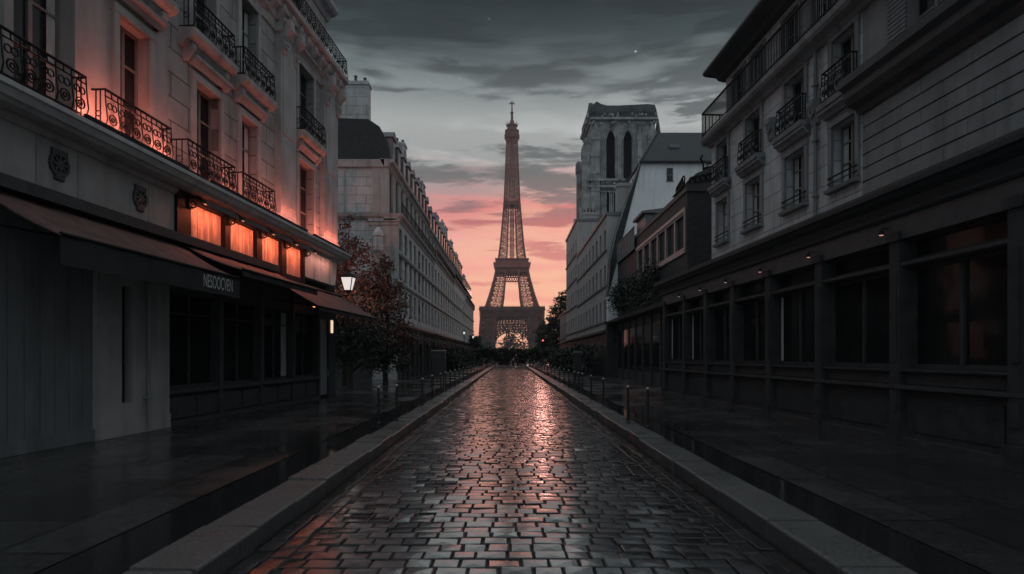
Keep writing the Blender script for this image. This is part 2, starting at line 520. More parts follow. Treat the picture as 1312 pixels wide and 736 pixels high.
def copy_tree(o, parent=None):
    c = o.copy()
    COL.objects.link(c)
    c.parent = parent
    for ch in [x for x in D.objects if x.parent == o]:
        copy_tree(ch, c)
    return c

FAC = lambda v0: (lambda u, z, v: (v0 + v, u, z))          # sheet facing the street at v0

def lamp_light(name, kind, loc, energy, col, parent, size=0.05, rot=None, sy=None):
    l = D.lights.new(name, kind)
    l.energy = energy
    l.color = col
    if kind == 'AREA':
        l.size = size
        if sy:
            l.shape = 'RECTANGLE'
            l.size_y = sy
    else:
        l.shadow_soft_size = size
    o = D.objects.new(name, l)
    COL.objects.link(o)
    o.location = loc
    if rot:
        o.rotation_euler = rot
    o.parent = parent
    return o

# ------------------------------------------------------------------ GROUND, ROAD, KERBS, PAVEMENT
XL, XR, YEND = -2.36, 2.50, 97.0
g = MB()
g.face([(-3000, -60, -0.06), (3000, -60, -0.06), (3000, 6000, -0.06), (-3000, 6000, -0.06)])
tag(g.build('ground', 'earth'), kind='structure')

jb = MB()
jb.face([(XL - .05, 1.0, -0.02), (XR + .05, 1.0, -0.02), (XR + .05, YEND + 2, -0.02), (XL - .05, YEND + 2, -0.02)])
tag(jb.build('road_bed', 'joint'), kind='structure')

def setts():
    V, F, CA, MI = [], [], [], []
    rnd = random.Random(3)
    def one(x0, x1, y0, y1, skip_far):
        gx = 0.007
        x0 += gx * rnd.uniform(.5, 1.6); x1 -= gx * rnd.uniform(.5, 1.6)
        y0 += gx * rnd.uniform(.5, 1.4); y1 -= gx * rnd.uniform(.5, 1.4)
        cx, cy = (x0 + x1) / 2, (y0 + y1) / 2
        wave = 0.012 * mnoise.noise(Vector((cx * 0.7, cy * 0.5, 2.2)))
        dz = rnd.gauss(0, 0.004) + wave
        tx, ty = rnd.gauss(0, 0.011), rnd.gauss(0.006, 0.027)
        i = len(V)
        jit = lambda: rnd.uniform(-.007, .007)
        for (ins, z) in ((0.0, -0.035), (0.001, -0.0055), (0.012, 0.0)):
            for (x, y) in ((x0 + ins, y0 + ins), (x1 - ins, y0 + ins), (x1 - ins, y1 - ins), (x0 + ins, y1 - ins)):
                jx, jy = (jit(), jit())
                V.append((x + jx, y + jy, z + dz + (x - cx) * tx + (y - cy) * ty))
        for k in (0, 4):
            for j in range(4):
                a, b = i + k + j, i + k + (j + 1) % 4
                F.append((a, b, b + 4, a + 4))
                MI.append(1)
        c = len(V)
        V.append((cx + jit(), cy + jit(), 0.002 + dz))
        for j in range(4):
            F.append((i + 8 + j, i + 8 + (j + 1) % 4, c))
            MI.append(0)
        r = (rnd.random(), rnd.random(), 0, 1)
        CA.extend([r] * 13)
    y = 1.2
    row = 0
    gut = 0.38
    while y < YEND:
        h = 0.19 * rnd.uniform(.86, 1.14)
        x = XL + gut - (0.14 if row % 2 else 0.0) - rnd.uniform(0, .03)
        while x < XR - gut - 0.02:
            w = 0.255 * rnd.uniform(.78, 1.22)
            a, b = max(x, XL + gut), min(x + w, XR - gut)
            if XR - gut - b < 0.1:
                b = XR - gut
            if b - a > 0.07:
                one(a, b, y, y + h, y > 40)
            x = x + w if b < XR - gut else XR
        y += h
        row += 1
    for gx in (XL + .01, XL + .195, XR - gut + .005, XR - gut + .19):
        y = 1.2 + rnd.uniform(0, .2)
        while y < YEND:
            l = 0.29 * rnd.uniform(.85, 1.15)
            one(gx, gx + 0.18, y, y + l, y > 40)
            y += l
    me = D.meshes.new('cobbled_road')
    me.from_pydata(V, [], F)
    at = me.color_attributes.new('rnd', 'FLOAT_COLOR', 'POINT')
    at.data.foreach_set('color', [c for r in CA for c in r])
    me.materials.append(M['sett'])
    me.materials.append(M['sett_edge'])
    me.polygons.foreach_set('material_index', MI)
    o = D.objects.new('cobbled_road', me)
    COL.objects.link(o)
    return o
tag(setts(), kind='structure')

def kerb(x_in, sgn):
    """a row of granite stones; sgn -1 = left side (stones extend to -x)"""
    b = MB()
    rnd = random.Random(11 if sgn > 0 else 12)
    y = 1.0
    while y < YEND:
        l = rnd.uniform(0.95, 1.3)
        dz, dx, tl = rnd.gauss(0, .007), rnd.gauss(0, .008), rnd.gauss(0, .007)
        xi, xo = x_in + dx, x_in + sgn * 0.5
        y0, y1 = y + .015, y + l - .015
        r = 0.022
        prof = [(xi, -0.05), (xi, 0.2 - r), (xi + sgn * r * .3, 0.2 - r * .3), (xi + sgn * r, 0.2), (xo, 0.2 + tl), (xo, -0.05)]
        n = len(prof)
        P = lambda k, yy: (prof[k][0], yy, prof[k][1] + dz)
        for k in range(n - 1):
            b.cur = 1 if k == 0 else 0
            f = [P(k, y0), P(k, y1), P(k + 1, y1), P(k + 1, y0)]
            b.face(f if sgn < 0 else f[::-1])
        b.cur = 0
        b.face([P(k, y0) for k in range(n)])
        b.face([P(k, y1) for k in reversed(range(n))])
        y += l
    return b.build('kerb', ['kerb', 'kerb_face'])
tag(kerb(XL, -1), kind='structure')
tag(kerb(XR, 1), kind='structure')

def strip(name, mt, xa, xb, z, ya=1.0, yb=YEND + 6, nx=2, ny=60, wob=0.0):
    b = MB()
    for j in range(ny):
        for i in range(nx):
            f = []
            for (di, dj) in ((0, 0), (1, 0), (1, 1), (0, 1)):
                yy = ya + (yb - ya) * (j + dj) / ny
                xx = xa + (xb - xa) * (i + di) / nx
                f.append((xx, yy, z + wob * mnoise.noise(Vector((xx * .8, yy * .35, 4)))))
            b.face(f)
    return tag(b.build(name, mt, smooth=True), kind='structure')
strip('pavement_edge', 'edge', XL - 1.15, XL - 0.5, 0.188, nx=2, wob=.003)
strip('pavement_edge', 'edge', XR + 0.5, XR + 1.05, 0.188, nx=2, wob=.003)
strip('pavement', 'pave', -26, XL - 1.15, 0.196, nx=24, ny=120, wob=.008)
strip('pavement', 'pave', XR + 1.05, 26, 0.196, nx=24, ny=120, wob=.008)

# ------------------------------------------------------------------ LEFT CORNER BUILDING
AL, SL = 8.55, 0.063
CL = math.hypot(1, SL)
def UL(px, v=0.0):
    Y = (AL - v * CL) / (SL - (px - VX) / FPX)
    return (SL * (SL * Y + v * CL) + Y) / CL
LO = 14.0
left = empty('corner_building', (-AL + LO * SL / CL, LO / CL, 0), -math.atan(SL),
             label='old stone corner building on the left glowing orange above its brown awnings', cat='building')
mb = lambda: MB(1, LO)
U_END = 23.7

# --- upper walls
L0_ops = [(6.4, 7.5, 6.0, 8.5), (9.2, 10.4, 6.0, 8.5), (11.5, 12.4, 6.0, 8.5), (6.4, 7.5, 9.6, 12.0), (9.2, 10.3, 9.6, 12.0), (11.4, 12.4, 9.6, 12.0)]
b = mb()
b.wall(FAC(0.14), 3.0, 13.05, 5.9, 12.5, L0_ops, 0.32)
b.face([(0.14, 13.05, 5.9), (-.2, 13.05, 5.9), (-.2, 13.05, 12.5), (0.14, 13.05, 12.5)])
b.build('plaster_wall', 'plaster', left)
L1_ops = [(14.25, 15.3, 6.0, 8.5), (16.35, 17.3, 6.0, 8.55), (20.15, 21.45, 6.0, 8.6), (14.1, 15.1, 9.5, 11.9), (16.35, 17.3, 9.5, 11.9), (20.15, 21.45, 9.5, 11.9)]
b = mb()
b.wall(FAC(0.0), 13.05, U_END, 5.9, 12.5, L1_ops, 0.32)
b.face([(0, U_END, 0.2), (-8, U_END, 0.2), (-8, U_END, 12.5), (0, U_END, 12.5)])
b.build('ashlar_wall', 'ashlar', left)
b = mb()       # the solid body behind, closed at the back and on the side street
b.box(-8, -0.36, 3.0, U_END - .02, 0.0, 12.45)
b.build('building_core', 'void', left)

def pilaster(u0, u1, v, z0, z1):
    b = mb()
    b.box(0.0, v, u0, u1, z0 + .35, z1 - .4)
    b.prism([(0, z0), (v + .12, z0), (v + .12, z0 + .16), (v + .05, z0 + .26), (v + .003, z0 + .36), (0, z0 + .36)], 'y', u0 - .08, u1 + .08)
    b.prism([(0, z1 - .42), (v + .003, z1 - .42), (v + .05, z1 - .34), (v + .06, z1 - .2), (v + .16, z1 - .1), (v + .16, z1), (0, z1)], 'y', u0 - .1, u1 + .1)
    w = (u1 - u0)
    b.box(v - .01, v + .025, u0 + .12 * w, u1 - .12 * w, z0 + .6, z0 + 2.5)
    b.box(v - .01, v + .025, u0 + .12 * w, u1 - .12 * w, z0 + 2.9, z1 - .75)
    b.build('pilaster', 'stone', left)
pilaster(18.45, 19.6, 0.2, 5.95, 12.4)
pilaster(22.15, 23.6, 0.16, 5.95, 12.4)

def surround(mbf, u0, u1, z0, z1, v, w=0.16, t=0.06, head=True, parent=None, m='stone'):
    b = mbf()
    b.box(v - .02, v + t, u0 - w, u0, z0, z1)
    b.box(v - .02, v + t, u1, u1 + w, z0, z1)
    b.box(v - .02, v + t + .012, u0 - w - .02, u1 + w + .02, z1, z1 + w)
    if head:
        b.prism([(v - .02, z1 + w + .12), (v + .1, z1 + w + .12), (v + .16, z1 + w + .2), (v + .24, z1 + w + .24), (v + .24, z1 + w + .31), (v - .02, z1 + w + .36)],
                'y', u0 - w - .12, u1 + w + .12)
    b.build('window_surround', m, parent)

def window(mbf, u0, u1, z0, z1, v, parent, leaves=2, transoms=(0.36, 0.70), fm='frame', gm='glass', fw=0.06, curtain=0.0, ft=0.05):
    b = mbf()
    b.box(v, v + ft, u0, u0 + fw, z0, z1)
    b.box(v, v + ft, u1 - fw, u1, z0, z1)
    b.box(v, v + ft - .004, u0 + fw, u1 - fw, z1 - fw, z1)
    b.box(v, v + ft - .004, u0 + fw, u1 - fw, z0, z0 + fw * 1.4)
    for i in range(1, leaves):
        c = u0 + (u1 - u0) * i / leaves
        b.box(v - .005, v + ft + .012, c - fw * .65, c + fw * .65, z0 + fw, z1 - fw)
    for tr in transoms:
        zz = z0 + (z1 - z0) * tr
        b.box(v + .004, v + ft - .008, u0 + fw, u1 - fw, zz - .022, zz + .022)
    w = b.build('window', fm, parent)
    p = mbf()
    p.box(v - .012, v + .012, u0 + .01, u1 - .01, z0 + .01, z1 - .01)
    p.build('pane', gm, w)
    if curtain:
        p = mbf()
        n = 9
        for side in (0, 1):
            a = u0 + .05 if side == 0 else u1 - .05 - curtain
            for i in range(n):
                ua, ub = a + curtain * i / n, a + curtain * (i + 1) / n
                va, vb = (v + .016, v + .026) if i % 2 else (v + .026, v + .016)
                p.face([(va, ua, z0 + .1), (vb, ub, z0 + .1), (vb, ub, z1 - .08), (va, ua, z1 - .08)])
        p.build('curtain', 'curtain', w)
    return w

for i, (u0, u1, z0, z1) in enumerate(L0_ops):
    surround(mb, u0, u1, z0, z1, 0.14, parent=left, m='plaster')
    window(mb, u0, u1, z0, z1, -0.14, left, curtain=0.2 if i % 2 else 0.0)
for i, (u0, u1, z0, z1) in enumerate(L1_ops):
    surround(mb, u0, u1, z0, z1, 0.0, parent=left, head=True)
    window(mb, u0, u1, z0, z1, -0.26, left, curtain=0.22 if i % 3 == 1 else 0.0)

def wrought_railing(mbf, u0, u1, v0, v1, z0, z1, parent, ends=True, pitch=0.34, m='iron'):
    """ornate bowed balcony rail: rails, bars and scrolls in front, plain bars at the ends"""
    b = mbf()
    h = z1 - z0
    b.bar((v1, u0, z1), (v1, u1, z1), .05, sides=6)
    b.bar((v1, u0, z0 + .05), (v1, u1, z0 + .05), .03)
    b.bar((v1, u0, z0 + h * .84), (v1, u1, z0 + h * .84), .02)
    n = max(2, round((u1 - u0) / pitch))
    for i in range(n + 1):
        u = u0 + (u1 - u0) * i / n
        b.path([(v1, u, z0), (v1 + .05, u, z0 + h * .25), (v1 + .02, u, z0 + h * .6), (v1, u, z1)], .026)
        if i < n:
            c, s = u + (u1 - u0) / n / 2, (u1 - u0) / n
            b.ring((v1 + .035, c, z0 + h * .30), s * .30, .020, n=8)
            b.ring((v1 + .02, c - s * .18, z0 + h * .62), s * .19, .017, n=8)
            b.ring((v1 + .02, c + s * .18, z0 + h * .62), s * .19, .017, n=8)
            b.ring((v1 + .035, c, z0 + h * .30), s * .13, .02, n=6)
            b.bar((v1 + .01, c, z0 + h * .84), (v1, c, z1), .016)
    if ends:
        for u in (u0, u1):
            for zz in (z0 + .05, z1):
                b.bar((v0, u, zz), (v1, u, zz), .03)
            for k in (.33, .66):
                vv = v0 + (v1 - v0) * k
                b.bar((vv, u, z0 + .05), (vv, u, z1), .018)
            b.ring((v0 + (v1 - v0) * .5, u, z0 + h * .4), (v1 - v0) * .2, .016, ax='y', n=8)
    return b.build('balcony_railing', m, parent)

for (u0, u1, v0) in ((5.9, 8.0, .14), (8.45, 10.4, .14), (10.85, 12.75, .14), (13.35, 15.35, 0), (15.75, 17.6, 0)):
    wrought_railing(mb, u0, u1, v0, 0.40, 5.98, 6.72, left)
for (u0, u1, v0) in ((5.9, 8.0, .14), (8.8, 10.7, .14), (11.0, 12.8, .14), (13.6, 15.5, 0.), (15.9, 17.75, 0.), (19.75, 21.8, 0.)):
    b = mb()
    b.prism([(v0 - .02, 9.05), (v0 + .12, 9.05), (v0 + .2, 9.16), (v0 + .36, 9.22), (v0 + .42, 9.3), (v0 + .42, 9.42), (v0 - .02, 9.44)], 'y', u0, u1)
    for uu in (u0 + .15, u1 - .3):
        b.prism([(v0 - .02, 8.78), (v0 + .08, 8.78), (v0 + .26, 9.03), (v0 + .26, 9.14), (v0 - .02, 9.14)], 'y', uu, uu + .15)
    b.build('balcony_slab', 'stone', left)
    wrought_railing(mb, u0 + .06, u1 - .06, v0, v0 + .34, 9.43, 10.2, left, pitch=.3)

# --- top cornice, attic, roof
b = mb()
b.prism([(-.05, 12.0), (.06, 12.0), (.1, 12.25), (.16, 12.3), (.18, 12.5), (.34, 12.62), (.36, 12.78), (.5, 12.84), (.52, 12.98), (-.4, 13.02)], 'y', 3.0, U_END + .2)
u = 3.3
while u < U_END - .3:
    b.prism([(.1, 12.28), (.2, 12.28), (.42, 12.56), (.44, 12.7), (.1, 12.7)], 'y', u, u + .2)
    u += .62
b.build('cornice', 'stone', left)
for uu in (18.5, 19.3, 22.2, 23.3):
    b = mb()
    b.prism([(.0, 11.3), (.24, 11.36), (.3, 11.6), (.26, 11.8), (.5, 12.1), (.5, 12.4), (.0, 12.4)], 'y', uu, uu + .3)
    b.ring((.31, uu + .15, 11.62), .1, .06, n=8)
    b.build('corbel', 'stone', left)
wrought_railing(mb, 3.0, U_END + .1, 0, 0.44, 13.0, 13.72, left, pitch=.4)
at_ops = [(u0, u1, 13.05, 15.0) for (u0, u1) in ((9.2, 10.2), (11.5, 12.5), (14.2, 15.2), (16.4, 17.4), (18.6, 19.5), (20.4, 21.4))]
b = mb()
b.wall(FAC(-.35), 3.0, U_END - .1, 12.98, 15.5, at_ops, .2)
b.box(-8, -.6, 3.0, U_END - .12, 12.5, 15.45)
b.face([(-.35, U_END - .1, 12.98), (-.62, U_END - .1, 12.98), (-.62, U_END - .1, 15.5), (-.35, U_END - .1, 15.5)])
b.build('attic_wall', 'stone', left)
for o in at_ops:
    window(mb, *o, -.5, left)
b = mb()
b.prism([(-.4, 15.3), (-.3, 15.32), (-.2, 15.5), (0.0, 15.56), (.1, 15.66), (.1, 15.85), (-.6, 15.9)], 'y', 3.0, U_END + .1)
b.build('eave', 'stone', left)
b = mb()
b.prism([(-.3, 15.86), (-1.6, 18.6), (-6.5, 19.4), (-8, 15.86)], 'y', 3.0, U_END - .1)
b.build('roof', 'slate', left)

# --- ledge over the shops
b = mb()
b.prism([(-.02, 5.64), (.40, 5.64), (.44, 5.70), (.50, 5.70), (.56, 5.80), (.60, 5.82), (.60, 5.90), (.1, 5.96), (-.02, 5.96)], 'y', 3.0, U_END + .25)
b.build('ledge', 'pale_ledge', left)
# --- pale frieze with two reliefs
b = mb()
for (a, c) in ((3.0, 7.55), (7.57, 9.75), (9.77, 10.62), (10.64, 11.95), (11.97, 12.5), (12.52, 13.38)):
    b.box(-.3, .06, a, c, 4.3, 5.5)
b.prism([(-.3, 5.5), (.09, 5.5), (.14, 5.58), (.14, 5.638), (-.3, 5.638)], 'y', 3.0, 13.42)
b.build('frieze', 'plaster', left)
for (uc, zc) in ((10.2, 5.12), (12.23, 5.08)):
    b = mb()
    b.lathe((0, 0, 0), [(0.001, 0), (.2, .0)], 4)
    b = mb()
    b.ring((.08, uc, zc), .19, .05, n=12)
    for k in range(8):
        a = k * math.pi / 4
        b.bar((.075, uc, zc), (.10, uc + .15 * math.cos(a), zc + .15 * math.sin(a)), .06, .03)
    b.prism([(.06, zc + .12), (.11, zc + .15), (.11, zc + .25), (.06, zc + .27)], 'y', uc - .16, uc + .16)
    b.prism([(.06, zc - .28), (.10, zc - .26), (.11, zc - .12), (.06, zc - .10)], 'y', uc - .1, uc + .1)
    b.build('carved_relief', 'dark_trim', left)
# --- dark panel frames and the lit panels
PAN = [(13.93, 15.40), (15.66, 17.08), (17.42, 18.68), (19.04, 20.36)]
b = mb()
posts = [13.40, 13.92, 15.41, 15.65, 17.09, 17.41, 18.69, 19.03, 20.37, 20.5]
for a, c in zip(posts[::2], posts[1::2]):
    b.box(-.3, .12, a, c, 4.3, 5.638)
b.box(-.3, .10, 13.92, 20.37, 5.44, 5.636)
b.box(-.3, .10, 13.92, 20.37, 4.25, 4.47)
b.prism([(-.3, 4.08), (.26, 4.08), (.28, 4.2), (.14, 4.29), (-.3, 4.29)], 'y', 13.4, U_END)
b.build('panel_frame', 'iron', left)
for i, (a, c) in enumerate(PAN):
    b = mb()
    n = 7
    for k in range(n):
        ua, ub = a + (c - a) * k / n, a + (c - a) * (k + 1) / n
        b.box(-.28, .0 + .006 * ((k * 7 + i) % 3), ua + .004, ub - .004, 4.47, 5.44)
    b.build('wooden_panel', 'panel', left)
b = mb()
for (a, c, e) in ((20.52, 21.95, 0), (21.97, 23.5, .25)):
    b.prism([(a, 4.58), (c, 4.58), (c + e, 5.62), (a, 5.62)], 'x', -.3, .08)
b.prism([(-.3, 5.56), (.13, 5.56), (.13, 5.636), (-.3, 5.636)], 'y', 20.5, 23.78)
b.build('white_board', 'board', left)

# --- ground floor
b = mb()
u = 3.0
while u < 11.0:
    b.box(-.36, .0, u + .008, min(u + .30, 11.05) - .008, .2, 4.3)
    u += .30
b.box(-.36, -.03, 3.0, 11.05, .2, 4.3)
b.box(-.36, .05, 3.0, 11.05, .2, .42)
b.build('board_shutter', 'shutter', left)
b = mb()
b.wall(FAC(.10), 11.05, 13.15, .2, 4.3, [(11.68, 11.98, .85, 3.2)], .3)
b.face([(.1, 11.05, .2), (-.3, 11.05, .2), (-.3, 11.05, 4.3), (.1, 11.05, 4.3)])
b.face([(.1, 13.15, .2), (-.36, 13.15, .2), (-.36, 13.15, 4.3), (.1, 13.15, 4.3)])
b.box(.098, .13, 11.05, 13.15, .2, .5)
b.box(.098, .118, 12.40, 12.44, .5, 3.9)
b.build('shop_pier', 'plaster', left)
window(mb, 11.68, 11.98, .85, 3.2, -.12, left, leaves=1, transoms=(), fm='frame_dark', gm='shop_glass', fw=.03)
b = mb()
b.path([(.2, 12.34, .25), (.2, 12.34, 3.9)], .07, 8)
for zz in (.9, 2.2, 3.5):
    b.box(.09, .25, 12.28, 12.40, zz, zz + .05)
b.build('drainpipe', 'grey_trim', left)
b = mb()
b.box(-.36, -.05, 13.15, 22.0, .2, .95)
for k in range(5):
    c = 13.15 + (22.0 - 13.15) * k / 4
    b.box(-.36, .05, max(13.15, c - .09), min(22.0, c + .09), .2, 4.08)
b.box(-.36, .0, 13.15, 22.0, 3.3, 4.08)
b.box(-.36, .08, 13.15, 22.0, .93, 1.03)
for k in range(8):
    c = 13.3 + 1.09 * k
    b.box(-.06, -.02, c, c + .9, .35, .85)
b.box(-.36, .06, 13.15, 22.0, .19, .3)
b.build('shopfront', 'wood_black', left)
for k in range(4):
    a = 13.15 + (22.0 - 13.15) * k / 4 + .09
    c = 13.15 + (22.0 - 13.15) * (k + 1) / 4 - .09
    window(mb, a, c, 1.03, 3.3, -.2, left, leaves=2, transoms=(.78,), fm='wood_black', gm='shop_glass', fw=.05, curtain=0.4 if k == 2 else 0.0)
b = mb()
b.box(-.3, -.04, 22.1, 22.95, .3, 3.2)
for (za, zb) in ((.5, 1.3), (1.45, 3.0)):
    b.box(-.05, -.015, 22.22, 22.83, za, zb)
d = b.build('door', 'frame_grey', left)
b = mb()
b.bar((-.01, 22.86, 1.1), (.04, 22.86, 1.1), .04)
b.bar((.04, 22.86, 1.0), (.04, 22.86, 1.25), .03, sides=6)
b.build('handle', 'cap', d)
b = mb()
b.box(-.36, .03, 22.95, U_END, .2, 4.08)
b.box(-.36, .03, 22.0, 22.1, .2, 4.08)
b.box(-.36, .025, 22.1, 22.95, 3.2, 4.08)
b.build('corner_pier', 'wood_dark', left)
b = mb()
b.box(.03, .07, 23.15, 23.32, 2.7, 3.2)
b.build('lit_slit', 'warm_slit', left)

# --- awnings
def awning(u0, u1, zt, zb, v1, val, text=None):
    b = mb()
    n = max(4, int((u1 - u0) / .5))
    th = 0.025
    def pt(u, k, lift=0.0):
        sag = -0.06 * math.sin(math.pi * k) + 0.012 * math.sin(u * 5.0)
        return (0.12 + (v1 - .12) * k, u, zt + (zb - zt) * k + sag + lift)
    for i in range(n):
        ua, ub = u0 + (u1 - u0) * i / n, u0 + (u1 - u0) * (i + 1) / n
        for j in range(6):
            ka, kb = j / 6, (j + 1) / 6
            b.face([pt(ua, ka), pt(ua, kb), pt(ub, kb), pt(ub, ka)])
            b.face([pt(ua, ka, -th), pt(ub, ka, -th), pt(ub, kb, -th), pt(ua, kb, -th)])
    for u in (u0, u1):
        for j in range(6):
            b.face([pt(u, j / 6), pt(u, (j + 1) / 6), pt(u, (j + 1) / 6, -th), pt(u, j / 6, -th)])
    a = b.build('awning', 'awning', left, smooth=True)
    b = mb()
    for i in range(n * 2):
        ua, ub = u0 + (u1 - u0) * i / n / 2, u0 + (u1 - u0) * (i + 1) / n / 2
        va, vb = v1 + .012 * math.sin(ua * 7), v1 + .012 * math.sin(ub * 7)
        b.face([(va, ua, zb - val), (vb, ub, zb - val), (vb, ub, zb), (va, ua, zb)])
        b.face([(va - .015, ua, zb), (vb - .015, ub, zb), (vb - .015, ub, zb - val), (va - .015, ua, zb - val)])
    b.build('valance', 'valance', a)
    b = mb()
    b.bar((v1, u0, zb - .005), (v1, u1, zb - .005), .06, sides=8)
    for u in (u0 + .3, u1 - .3):
        b.path([(.0, u, zb + .25), (v1 * .5, u + .25, zb + .12), (v1, u, zb - .02)], .04)
    b.build('awning_arm', 'iron', a)
    if text:
        cu = D.curves.new('lettering', 'FONT')
        cu.body = text
        to = D.objects.new('tmp', cu)
        COL.objects.link(to)
        bpy.context.view_layer.update()
        me = D.meshes.new_from_object(to.evaluated_get(bpy.context.evaluated_depsgraph_get()))
        D.objects.remove(to)
        xs = [v.co.x for v in me.vertices]; ys = [v.co.y for v in me.vertices]
        ua, ub, za, zb2 = 12.12, 13.22, zb - .36, zb - .09
        for v in me.vertices:
            x = (v.co.x - min(xs)) / (max(xs) - min(xs))
            y = (v.co.y - min(ys)) / (max(ys) - min(ys))
            v.co = (v1 + .022, ua + (ub - ua) * x - LO, za + (zb2 - za) * y)
        me.name = 'lettering'
        me.materials.clear()
        me.materials.append(M['letter'])
        o = D.objects.new('lettering', me)
        COL.objects.link(o)
        o.parent = a
awning(8.6, 13.55, 4.35, 3.58, 1.5, .46, 'NESOOCVEN')
awning(13.6, 18.0, 4.40, 3.80, 1.55, .16)
awning(18.05, 24.2, 4.25, 3.32, 1.6, .14)
b = mb()
b.box(.06, .34, 8.5, 18.1, 4.36, 4.56)
b.build('awning_box', 'wood_black', left)

# --- sign lamps above the lit panels (each its own thing), plus one added to brighten the boards
SIDE = ['nearest to the camera', 'second from the camera', 'third from the camera', 'fourth from the camera']
def Lw(v, u, z=0.0):
    """left facade frame -> world"""
    return (-AL + (SL * u + v) / CL, (u - SL * v) / CL, z)
for i, (a, c) in enumerate(PAN + [(20.6, 23.2)]):
    o = empty('sign_lamp', Lw(.12, a, 5.3), -math.atan(SL), cat='wall lamp', group='sign lamps over the lit wooden panels',
              label='black bar lamp lighting a glowing wooden panel, %s' % SIDE[i] if i < 4 else 'added black bar lamp over the whitewashed boards at the street corner')
    b = MB()
    L = c - a
    b.box(-.02, .05, -.16, -.02, -.04, .26)
    b.path([(.0, -.09, .18), (.18, -.04, .28), (.3, .06, .16)], .045)
    b.ring((.1, -.09, .06), .08, .03, ax='y', n=8)
    b.build('bracket', 'iron', o)
    b = MB()
    b.prism([(.24, .12), (.36, .12), (.36, .06), (.38, .06), (.38, .17), (.30, .21), (.24, .17)], 'y', .02, L - .02)
    b.build('lamp_housing', 'wood_band', o)
    b = MB()
    b.box(.27, .31, .06, L - .06, .104, .118)
    b.build('tube', 'tube_glow', o)
    lamp_light('sign_lamp_light', 'AREA', (.29, L / 2, .06), 8.5 if i < 4 else 4.0, (1, .21, .10) if i < 4 else (1, .42, .32), o, size=.06, sy=L * .85, rot=(0, R(42), 0))

# --- light bars added on the ledge to make the orange wall glow
FL = [(11.7, 2.9, 30, 'at the step between plaster and ashlar wall'), (16.9, 5.6, 28, 'under the bowed balconies, longest of three'), (21.9, 3.2, 24, 'nearest the street corner')]
_z = Vector((1, 0, -.95)).normalized()
_y = Vector((0, 1, 0))
_x = _y.cross(_z)
strip_rot = Matrix((( _x.x, _y.x, _z.x), (_x.y, _y.y, _z.y), (_x.z, _y.z, _z.z))).to_euler()
for (u, L, e, txt) in FL:
    o = empty('added_ledge_light', Lw(.50, u, 5.93), -math.atan(SL), cat='light bar', group='added light bars on the left ledge',
              label='added thin orange light bar on the stone ledge ' + txt)
    b = MB()
    b.prism([(-.03, 0), (.04, 0), (.04, .09), (-.01, .09), (-.03, .03)], 'y', -L / 2, L / 2)
    b.build('housing', 'iron', o)
    b = MB()
    b.box(-.028, -.018, -L / 2 + .02, L / 2 - .02, .045, .075)
    b.build('lens', 'added_bar_glow', o)
    lamp_light('added_ledge_source', 'AREA', (-.05, 0, .08), e * 1.45, (1, .235, .155), o, size=.05, sy=L * .95, rot=strip_rot)

# --- wall lantern at the street corner
o = empty('wall_lantern', Lw(.10, 23.6, 4.7), -math.atan(SL), cat='lantern', label='glowing four-sided street lantern on an iron bracket at the left street corner')
lx, ly = .34, .42
b = MB()
b.path([(0, -.3, -.45), (.2, .0, -.5), (lx, ly, -.42), (lx, ly, -.25)], .05, 6)
b.path([(0, -.3, -.1), (.18, .1, -.3), (lx, ly, -.36)], .03, 6)
b.build('bracket', 'iron', o)
b = MB()
s0, s1, h0, h1 = .13, .24, -.24, .30
for sx in (-1, 1):
    for sy in (-1, 1):
        b.bar((lx + sx * s0, ly + sy * s0, h0), (lx + sx * s1, ly + sy * s1, h1), .03)
for h, s in ((h0, s0), (h1, s1)):
    for (p, q) in (((-1, -1), (1, -1)), ((1, -1), (1, 1)), ((1, 1), (-1, 1)), ((-1, 1), (-1, -1))):
        b.bar((lx + p[0] * s, ly + p[1] * s, h), (lx + q[0] * s, ly + q[1] * s, h), .035)
b.lathe((lx, ly, h1 + .02), [(.30, 0), (.28, .04), (.12, .16), (.05, .2), (.04, .26), (.01, .32)], 8)
b.lathe((lx, ly, h0 - .08), [(.03, 0), (.1, .03), (.12, .07)], 8)
b.build('lantern_frame', 'iron', o)
b = MB()
for k, (p, q) in enumerate((((-1, -1), (1, -1)), ((1, -1), (1, 1)), ((1, 1), (-1, 1)), ((-1, 1), (-1, -1)))):
    i0, i1 = s0 - .012, s1 - .012
    b.face([(lx + p[0] * i0, ly + p[1] * i0, h0 + .01), (lx + q[0] * i0, ly + q[1] * i0, h0 + .01), (lx + q[0] * i1, ly + q[1] * i1, h1 - .01), (lx + p[0] * i1, ly + p[1] * i1, h1 - .01)])
b.build('lantern_glass', 'lantern_glow', o)
sl = lamp_light('lantern_light', 'SPOT', (lx, ly + .28, .05), 850, (1, .30, .21), o, size=.12, rot=Vector((.20, -1, -.22)).to_track_quat('Z', 'Y').to_euler())
sl.data.spot_size = R(66)
sl.data.spot_blend = .5

# small orange lamp under the last awning
o = empty('awning_lamp', Lw(.4, 20.6, 3.55), 0, cat='spotlight', label='tiny orange lamp glowing under the last brown awning')
b = MB()
b.lathe((0, 0, 0), [(.03, .12), (.07, .1), (.09, 0)], 10)
b.build('shade', 'iron', o)
b = MB()
b.lathe((0, 0, -.05), [(.02, 0), (.06, .03), (.06, .06), (.02, .09)], 10)
b.build('bulb', 'orange_glow', o)

